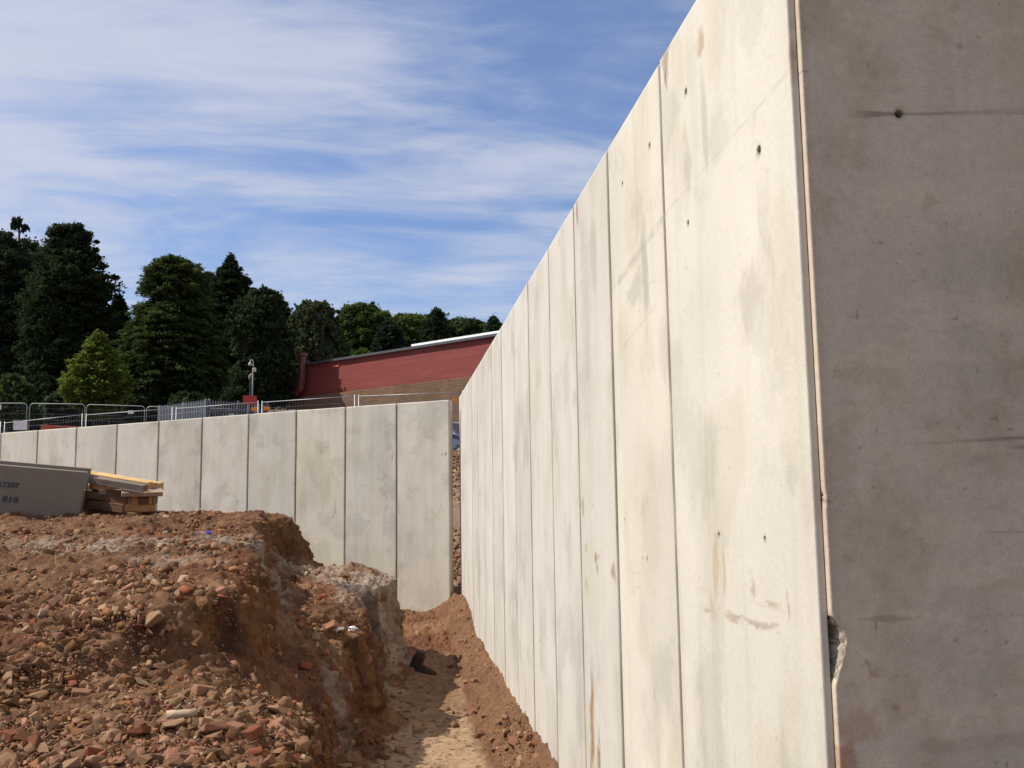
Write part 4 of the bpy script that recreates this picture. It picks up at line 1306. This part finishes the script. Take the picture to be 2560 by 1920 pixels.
for s in (-1, 1):
    y = s * .73
    mb = MB(); mb.add([(-1.45, s * .79, .96), (-.35, s * .79, .96), (-.35, s * .635, 1.38), (-1.12, s * .635, 1.33), (-1.45, s * .77, .96), (-.35, s * .77, .96), (-.35, s * .6, 1.38), (-1.12, s * .6, 1.33)], [(0, 1, 2, 3), (7, 6, 5, 4), (0, 4, 5, 1), (1, 5, 6, 2), (2, 6, 7, 3), (3, 7, 4, 0)]); mb.build('window', M_GLASS, ec)
    mb = MB(); mb.add([(-.28, s * .79, .96), (.95, s * .79, .98), (.45, s * .635, 1.36), (-.28, s * .635, 1.38), (-.28, s * .77, .96), (.95, s * .77, .98), (.45, s * .6, 1.36), (-.28, s * .6, 1.38)], [(0, 1, 2, 3), (7, 6, 5, 4), (0, 4, 5, 1), (1, 5, 6, 2), (2, 6, 7, 3), (3, 7, 4, 0)]); mb.build('window', M_GLASS, ec)
    for xw in (-1.3, 1.3):
        mb = MB(); mb.tube([(xw, s * .62, .32), (xw, s * .82, .32)], .32, 16); w = mb.build('wheel', M_TYRE, ec)
        mb = MB(); mb.tube([(xw, s * .80, .32), (xw, s * .835, .32)], .19, 12); mb.build('rim', M_GALV, w)
    mb = MB(); mb.box((2.06, s * .55, .68), (.08, .3, .14)); mb.build('headlight', M_GLASS, ec, bevel=.02)
mb = MB(); mb.box((-.2, .45, 1.50), (1.5, .04, .03)); mb.box((-.2, -.45, 1.50), (1.5, .04, .03)); mb.build('roof_rails', M_GALV, ec)


# ------------------------------------------------------------------ trees
def leaf_quads(P, Nrm, size, aspect, rng, droop=0.0, along=None):
    n = len(P)
    if along is None:
        a = rng.normal(size=(n, 3))
    else:
        a = along + rng.normal(size=(n, 3)) * .35
    a /= np.linalg.norm(a, axis=1, keepdims=True) + 1e-9
    Nn = Nrm + rng.normal(size=(n, 3)) * .6
    b = np.cross(Nn, a); b /= np.linalg.norm(b, axis=1, keepdims=True) + 1e-9
    s = size * rng.uniform(.6, 1.35, n)[:, None]
    A_ = a * s * aspect; B_ = b * s
    V = np.stack([P - A_, P - B_ * .8, P + A_, P + B_ * .8], 1)
    V[:, 0, 2] -= droop * s[:, 0]; V[:, 2, 2] -= droop * s[:, 0]
    return V.reshape(-1, 3), np.arange(n * 4).reshape(n, 4)


def prof_r(prof, t):
    return np.interp(t, [p[0] for p in prof], [p[1] for p in prof])


def build_tree(name, label, cat, pxc, top_py, Z, prof_px, style, colour, seed,
                nclump=230, leaves=70, lsize=.072, group=None, base_py=None, bark=None, bright=1.0, rise_=None, asp=2.6):
    """prof_px: [(photo y, half width in photo px)...] from the top down"""
    rng = np.random.default_rng(seed); leaves = int(leaves * 3.3)
    cpt = at(pxc, 1100, Z); gz = float(back_h(cpt[0], cpt[1])) if base_py is None else at(pxc, base_py, Z)[2]
    top = at(pxc, top_py, Z)[2]
    Ht = top - gz
    prof = []
    for (py, hw) in prof_px:
        zz = (at(pxc, py, Z)[2] - gz) / Ht; prof.append((zz, hw / FPX * Z))
    prof = sorted(prof)
    e = empty(name, (cpt[0], cpt[1], gz), 0, label, cat, group)
    mb = MB(); r0_ = .012 * Ht + .05
    bend = [rng.uniform(-.15, .15) * k for k in range(5)]
    pts = [(bend[k] * .5, bend[k] * .3, Ht * .92 * k / 4) for k in range(5)]
    mb.tube(pts, [r0_ * 1.3, r0_, r0_ * .8, r0_ * .5, r0_ * .12], 8)
    lo = prof[0][0]
    for k in range(10):
        t = rng.uniform(lo + .05, .85); an = rng.uniform(0, 2 * PI); R = prof_r(prof, t) * .7
        z0 = Ht * t; mb.tube([(0, 0, max(.3, z0 - R * .3)), (math.cos(an) * R * .5, math.sin(an) * R * .5, z0), (math.cos(an) * R, math.sin(an) * R, z0 + R * .15)], [r0_ * .35, r0_ * .22, r0_ * .06], 5, False)
    mb.build('trunk', bark or M_BARK, e)
    Vs, Cs = [], []
    col = np.array(colour) * bright
    if style == 'conifer':
        nb = int(nclump * 1.8); leaves = int(leaves * .62)
        t = lo + (1 - lo) * np.sort(rng.random(nb)) ** .9
        t = t + rng.normal(size=nb) * .005
        for q in range(nb):
            R = prof_r(prof, min(t[q], 1)) * rng.uniform(.86, 1.08) + .10; an = rng.uniform(0, 2 * PI)
            if rise_ is None and rng.random() < .12: R *= 1.16
            if rise_ is None and t[q] > .92: R *= rng.uniform(.5, 1.35)
            m = int(leaves * (.5 + R / 3)); s_ = rng.random(m) ** .7
            rise = rng.uniform(*rise_) if rise_ else (rng.uniform(-.30, .02) if t[q] < .8 else rng.uniform(-.1, .5))
            dirv = np.array([math.cos(an), math.sin(an), 0])
            P = dirv * (s_ * R)[:, None]; side = np.array([-math.sin(an), math.cos(an), 0])
            P = P + side * (rng.normal(size=m) * (.08 + .20 * R * (1 - s_ * .7)) * .6)[:, None]
            P[:, 2] = t[q] * Ht + rise * s_ * R - .10 * s_ ** 2 * R + rng.normal(size=m) * (.05 + .10 * (1 - s_))
            al = np.broadcast_to(dirv + side * rng.normal() * .3 + np.array([0, 0, -.1]), P.shape)
            v, f = leaf_quads(P, np.array([0, 0, 1.0]), lsize * .8, asp, rng, .15, al)
            Vs.append(v); cc = col * rng.uniform(.8, 1.2) * np.array([rng.uniform(.9, 1.15), 1, rng.uniform(.85, 1.1)])
            Cs.append(np.broadcast_to(cc, (m, 3)) * rng.uniform(.85, 1.15, (m, 1)))
        # leader
        m = 200; zl = rng.uniform(.92, 1.0, m); P = np.stack([rng.normal(size=m) * (.03 + 2.2 * (1 - zl)), rng.normal(size=m) * (.03 + 2.2 * (1 - zl)), Ht * zl], 1)
        v, f = leaf_quads(P, np.array([0, 0, 1.0]), lsize * .8, 2, rng, 0, np.broadcast_to(np.array([0, 0, 1.0]), P.shape)); Vs.append(v); Cs.append(np.broadcast_to(col, (m, 3)))
        # dense heart
        m = 1800; tt = lo + (1 - lo) * rng.random(m) ** 1.1; R = prof_r(prof, tt) * .5 * np.sqrt(rng.random(m)); an = rng.uniform(0, 2 * PI, m)
        P = np.stack([np.cos(an) * R, np.sin(an) * R, tt * Ht * .97], 1)
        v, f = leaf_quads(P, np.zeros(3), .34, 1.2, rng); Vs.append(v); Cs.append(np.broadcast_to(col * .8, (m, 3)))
    else:
        fine = style == 'birch'
        nclump = int(nclump * 1.7); leaves = int(leaves * .62)
        for q in range(nclump):
            for _ in range(30):
                t = rng.uniform(lo, 1); R = prof_r(prof, t)
                if rng.random() < (R + .4) / (max(p[1] for p in prof) + .4): break
            an = rng.uniform(0, 2 * PI); R = R * (1 + .28 * float(vn(an * 1.3, t * 7, seed, 3))); spr = rng.random() < .14; cr = (.5 if spr else 1) * (.22 + .62 * rng.random() ** 1.8) * (.6 if fine else 1) * (.5 + .11 * max(p[1] for p in prof))
            rr_ = max(0, R * (rng.uniform(1.05, 1.3) if spr else rng.uniform(.82, 1.12)) - cr * .6) * (rng.random() ** .3)
            zc = np.clip(t * Ht, lo * Ht, Ht - cr * (.2 if spr else .6))
            C_ = np.array([math.cos(an) * rr_, math.sin(an) * rr_, zc])
            m = int(leaves * (1 if not fine else .6)); v_ = rng.normal(size=(m, 3)); v_ /= np.linalg.norm(v_, axis=1, keepdims=True)
            rad_ = cr * (rng.random(m) ** .55) * (1 + .22 * rng.normal(size=m))
            sh = np.array([1.15, 1.15, .75]) if not fine else np.array([.8, .8, 1.3])
            P = C_ + v_ * rad_[:, None] * sh
            v, f = leaf_quads(P, v_ + np.array([0, 0, .4]), lsize * (.75 if fine else 1), 1.25, rng, .1); Vs.append(v)
            cc = col * rng.uniform(.78, 1.22) * np.array([rng.uniform(.9, 1.12), 1, rng.uniform(.8, 1.1)])
            Cs.append(np.broadcast_to(cc, (m, 3)) * rng.uniform(.85, 1.15, (m, 1)))
        m = 500 if fine else 1600; tt = lo + (1 - lo) * rng.random(m); R = prof_r(prof, tt) * .6 * np.sqrt(rng.random(m)); an = rng.uniform(0, 2 * PI, m)
        P = np.stack([np.cos(an) * R, np.sin(an) * R, np.minimum(tt * Ht, Ht * .93)], 1)
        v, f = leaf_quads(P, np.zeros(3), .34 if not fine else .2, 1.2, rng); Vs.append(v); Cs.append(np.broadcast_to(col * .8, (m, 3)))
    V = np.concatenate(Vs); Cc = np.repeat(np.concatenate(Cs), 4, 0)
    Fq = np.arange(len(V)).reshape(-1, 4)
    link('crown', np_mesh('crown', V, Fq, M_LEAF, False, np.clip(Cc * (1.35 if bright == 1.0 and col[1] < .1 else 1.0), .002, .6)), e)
    return e


DK = (.023, .034, .015); PN = (.024, .035, .019); LR = (.044, .064, .020); OK_ = (.050, .075, .020); BI = (.088, .108, .052)
GT = 'trees behind the fences'
build_tree('pine_tree', 'dark pine cut by the left edge of the photo', 'tree', -15, 560, 55, [(560, 25), (590, 45), (640, 66), (760, 85), (900, 90), (1010, 85)], 'broad', PN, 1, 330, 75, group=GT)
build_tree('pine_tree', 'dark pine under the bare candelabra tip, beside the tall dome-topped tree', 'tree', 48, 580, 60, [(585, 22), (630, 50), (700, 70), (850, 80), (1010, 85)], 'broad', PN, 2, 300, 75, group=GT)
build_tree('tall_dark_tree', 'tallest dark tree, with a blunt domed top', 'tree', 152, 545, 52, [(546, 36), (572, 56), (610, 66), (660, 86), (710, 108), (770, 114), (880, 108), (1010, 100)], 'broad', DK, 3, 520, 80, group=GT)
build_tree('pine_tree', 'small pine in the gap between the tall dark tree and the domed conifer', 'tree', 285, 735, 62, [(735, 5), (760, 16), (800, 30), (900, 45), (1010, 50)], 'conifer', PN, 4, 220, 26, group=GT)
build_tree('larch_tree', 'broad domed dark green conifer near the middle of the tree line', 'tree', 425, 640, 50, [(638, 14), (650, 46), (690, 66), (750, 90), (810, 116), (900, 130), (1010, 124)], 'conifer', LR, 5, 620, 44, group=GT)
build_tree('larch_tree', 'narrow conifer wedged between the domed conifer and the pointed spruce', 'tree', 508, 676, 57, [(676, 8), (700, 34), (760, 50), (850, 60), (1010, 60)], 'conifer', (.026, .042, .018), 25, 300, 36, group=GT)
build_tree('spruce_tree', 'pointed spruce with a sharp tip right of the domed conifer', 'tree', 567, 632, 54, [(632, 1), (660, 13), (690, 34), (720, 50), (760, 66), (850, 84), (1010, 84)], 'conifer', DK, 6, 430, 40, group=GT)
build_tree('dark_tree', 'dark leafy tree between the pointed spruce and the feathery birch', 'tree', 650, 718, 40.5, [(716, 24), (740, 50), (790, 68), (900, 72), (1010, 66)], 'broad', DK, 7, 260, 70, group=GT)
build_tree('pine_tree', 'small dark pine just left of the feathery birch', 'tree', 700, 752, 62, [(748, 4), (775, 24), (830, 42), (1010, 48)], 'conifer', DK, 8, 220, 30, group=GT)
build_tree('birch_tree', 'feathery lighter birch tree behind the left end of the red building', 'tree', 782, 745, 58, [(746, 24), (775, 54), (820, 72), (900, 74), (960, 60)], 'birch', BI, 9, 520, 60, .13, group=GT, bark=M_BARKP)
build_tree('oak_tree', 'tallest rounded leafy tree behind the red building', 'tree', 905, 752, 66, [(752, 30), (775, 60), (820, 82), (900, 86), (960, 80)], 'broad', OK_, 10, 330, 70, group=GT)
build_tree('spruce_tree', 'dull grey-green conifer in front of the rounded trees, above the red building', 'tree', 973, 805, 58, [(805, 6), (830, 24), (870, 40), (930, 48)], 'conifer', (.022, .036, .020), 11, 260, 34, group=GT)
build_tree('oak_tree', 'olive green rounded leafy tree above the start of the white roof', 'tree', 1030, 782, 66, [(782, 36), (800, 66), (840, 76), (920, 76)], 'broad', (.060, .085, .022), 12, 300, 70, group=GT)
build_tree('pine_tree', 'small conifer rising above the rounded trees near the white roof', 'tree', 1092, 770, 62, [(770, 3), (800, 22), (840, 36), (900, 42)], 'conifer', (.03, .048, .022), 13, 230, 30, group=GT)
build_tree('oak_tree', 'dark round-topped tree above the white roof', 'tree', 1158, 792, 68, [(792, 36), (808, 60), (850, 66), (900, 66)], 'broad', (.042, .062, .020), 14, 280, 65, group=GT)
build_tree('pine_tree', 'last small conifer beside the top of the long wall', 'tree', 1238, 790, 64, [(790, 2), (810, 14), (840, 26), (880, 34)], 'conifer', (.03, .05, .022), 15, 200, 26, group=GT)
build_tree('oak_tree', 'leafy dark tree hidden behind the long wall top', 'tree', 1330, 810, 68, [(812, 30), (840, 60), (900, 70)], 'broad', (.03, .048, .016), 16, 200, 60, group=GT)
build_tree('young_maple_tree', 'bright yellow-green young tree standing in front of the dark trees', 'tree', 236, 832, 44, [(832, 3), (860, 20), (895, 36), (930, 52), (965, 76), (990, 84), (1010, 70), (1030, 40)], 'conifer', (.125, .165, .030), 17, 300, 34, .085, group=GT, rise_=(.15, .75), asp=1.3)
build_tree('sapling', 'taller pale green sapling at the left edge behind the barrier', 'sapling', 20, 938, 43, [(938, 2), (960, 8), (990, 14), (1020, 16), (1050, 12)], 'broad', (.075, .105, .035), 18, 60, 40, .09, group='saplings at the left edge')
build_tree('sapling', 'shorter pale green sapling right of the taller one at the left edge', 'sapling', 53, 962, 43, [(962, 2), (980, 9), (1010, 12), (1050, 10)], 'broad', (.075, .105, .035), 19, 50, 40, .09, group='saplings at the left edge')
BL = ['grey-green bush under the tall dark tree', 'bush in front of the domed conifer foot', 'low bush behind the palisade corner', 'bush at the foot of the spruce', 'bush beneath the left edge pines', 'small bright bush above the roof edge of the red building']
for q, (px, py, w, Z, c) in enumerate([(150, 985, 40, 47, (.045, .06, .035)), (330, 1000, 45, 47, DK), (470, 985, 50, 47, DK), (590, 985, 50, 47, DK), (40, 1000, 50, 47, DK), (905, 880, 25, 52, (.08, .11, .02))]):
    build_tree('bush', BL[q], 'bush', px, py, Z, [(py, w * .4), (py + 15, w * .8), (py + 50, w), (py + 90, w * .8)], 'broad', c, 30 + q, 90, 60, .15, group='bushes at the foot of the trees', base_py=None if q < 5 else 960)
# candelabra tip
e = empty('bare_pine_tip', Vector(at(48, 590, 59.5)), 0, 'thin candelabra pine tip standing against the sky', 'tree', GT)
q0 = at(48, 590, 59.5); mb = MB(); mb.tube([(0, 0, -6.0), (0, 0, 0), (0, 0, .9)], [.12, .06, .03], 6)
Vs = []; rng = np.random.default_rng(5)
for k in range(9):
    an = rng.uniform(0, 2 * PI); z0 = rng.uniform(.1, .5); tip = np.array([math.cos(an) * rng.uniform(.2, .45), math.sin(an) * .35, z0 + rng.uniform(.35, .7)])
    mb.tube([(0, 0, z0), tuple(tip * [.8, .8, .85]), tuple(tip)], [.025, .02, .01], 4)
    P = tip * rng.uniform(.75, 1.08, (26, 1)) + rng.normal(size=(26, 3)) * .07
    v, f = leaf_quads(P, np.array([0, 0, 1.]), .10, 2, rng, 0, np.broadcast_to(np.array([0, 0, 1.]), P.shape)); Vs.append(v)
mb.build('trunk', M_BARK, e)
V = np.concatenate(Vs); link('crown', np_mesh('crown', V, np.arange(len(V)).reshape(-1, 4), M_LEAF, False, np.broadcast_to(np.array(PN), (len(V), 3))), e)
# far wood as one mass
rng = np.random.default_rng(77); m = 42000
px = rng.uniform(-1300, 1500, m); Zs = rng.uniform(70, 82, m)
topy = 860 + 40 * vn(px / 60, 0, 0, 3) + 20 * vn(px / 17, 0, 0, 4) + np.interp(px, [-1300, -250, -200, 300, 700, 1500], [-240, -200, -20, -20, -15, -35])
tt = rng.random(m) ** .8
P = np.array([at(a, b, 1.0) - CAMP for a, b in zip(px, topy)]) * Zs[:, None] + CAMP
gzz = back_h(P[:, 0], P[:, 1]); P[:, 2] = gzz + (P[:, 2] - gzz) * tt
v, f = leaf_quads(P, np.array([0, -.5, .5]), .36, 1.3, rng)
cc = np.repeat(np.array(DK) * rng.uniform(.6, 1.3, (m, 1)), 4, 0)
wd = link('woodland', np_mesh('woodland', v, f, M_LEAF, False, cc)); tag(wd, 'dark continuous wood far behind the separate trees', 'wood', None, 'stuff')

# ------------------------------------------------------------------ light and sky
SUN_EL, SUN_AZ = rad(48.5), rad(-87.5)           # azimuth from +Y, clockwise positive
sd = Vector((math.sin(SUN_AZ) * math.cos(SUN_EL), math.cos(SUN_AZ) * math.cos(SUN_EL), math.sin(SUN_EL)))
sl = bpy.data.lights.new('sun', 'SUN'); sl.energy = 4.7; sl.angle = rad(.53); sl.color = (1.0, .95, .86)
so = bpy.data.objects.new('sun', sl); COL.objects.link(so)
so.rotation_euler = sd.to_track_quat('Z', 'Y').to_euler(); so.location = (-20, 0, 30)

w = bpy.data.worlds.new('World'); scene.world = w; w.use_nodes = True
nt = w.node_tree; N_ = nt.nodes; Lk = nt.links
bg = N_['Background']; bg.inputs['Strength'].default_value = .12
sky = N_.new('ShaderNodeTexSky'); sky.sky_type = 'NISHITA'; sky.sun_disc = False; sky.sun_elevation = SUN_EL; sky.sun_rotation = SUN_AZ % (2 * PI); sky.air_density = 1.0; sky.dust_density = .6; sky.ozone_density = 1.6
tc = N_.new('ShaderNodeTexCoord')


def wm(op, a, b=0.0, c=None):
    x = N_.new('ShaderNodeMath'); x.operation = op
    for s, v in zip(x.inputs, (a, b, c)):
        if v is None: continue
        if isinstance(v, bpy.types.NodeSocket): Lk.new(v, s)
        else: s.default_value = v
    return x.outputs[0]


sx = N_.new('ShaderNodeSeparateXYZ'); Lk.new(tc.outputs['Generated'], sx.inputs[0])
den = wm('ADD', wm('MAXIMUM', sx.outputs['Z'], 0.0), .10)
cx = N_.new('ShaderNodeCombineXYZ'); Lk.new(wm('DIVIDE', sx.outputs['X'], den), cx.inputs['X']); Lk.new(wm('DIVIDE', sx.outputs['Y'], den), cx.inputs['Y'])


def wnoise(scale, rot, loc, sc, det, rough, dist):
    mp = N_.new('ShaderNodeMapping'); mp.inputs['Scale'].default_value = sc; mp.inputs['Rotation'].default_value = (0, 0, rot); mp.inputs['Location'].default_value = loc
    Lk.new(cx.outputs[0], mp.inputs['Vector']); n = N_.new('ShaderNodeTexNoise'); n.inputs['Scale'].default_value = scale; n.inputs['Detail'].default_value = det; n.inputs['Roughness'].default_value = rough; n.inputs['Distortion'].default_value = dist
    Lk.new(mp.outputs[0], n.inputs['Vector']); return n.outputs['Fac']


SKO = (.3, -1.0, 0)
n_big = wnoise(.62, rad(20), SKO, (.75, 1.1, 1), 3, .5, .4)
n_str = wnoise(1.2, rad(24), (.7, 2.2, 0), (.72, 1.5, 1), 9, .56, 1.0)
n_fin = wnoise(3.0, rad(14), (5, 1, 0), (.75, 1.5, 1), 8, .6, .8)
n_wsp = wnoise(7.0, rad(32), (1, 7, 0), (.35, 2.0, 1), 8, .7, .6)
dens = wm('ADD', wm('ADD', wm('MULTIPLY', n_big, .95), wm('MULTIPLY', n_str, .85)), wm('ADD', wm('MULTIPLY', n_fin, .42), wm('MULTIPLY', n_wsp, .12)))
mr = N_.new('ShaderNodeMapRange'); mr.interpolation_type = 'SMOOTHSTEP'; Lk.new(dens, mr.inputs[0]); mr.inputs[1].default_value = .93; mr.inputs[2].default_value = 1.36
mr.inputs[3].default_value = .10; mr.inputs[4].default_value = .86
mx = N_.new('ShaderNodeMix'); mx.data_type = 'RGBA'; Lk.new(mr.outputs[0], mx.inputs[0]); tint = N_.new('ShaderNodeMix'); tint.data_type = 'RGBA'; tint.blend_type = 'MULTIPLY'; tint.inputs[0].default_value = 1.0; Lk.new(sky.outputs[0], tint.inputs[6]); tint.inputs[7].default_value = (.62, .74, .95, 1)
Lk.new(tint.outputs[2], mx.inputs[6]); mx.inputs[7].default_value = (4.2, 4.4, 5.15, 1)
Lk.new(mx.outputs[2], bg.inputs['Color'])

scene.view_settings.view_transform = 'Standard'; scene.view_settings.look = 'None'; scene.view_settings.gamma = 1.0; scene.view_settings.exposure = .35
scene.cycles.max_bounces = 6; scene.cycles.transparent_max_bounces = 4
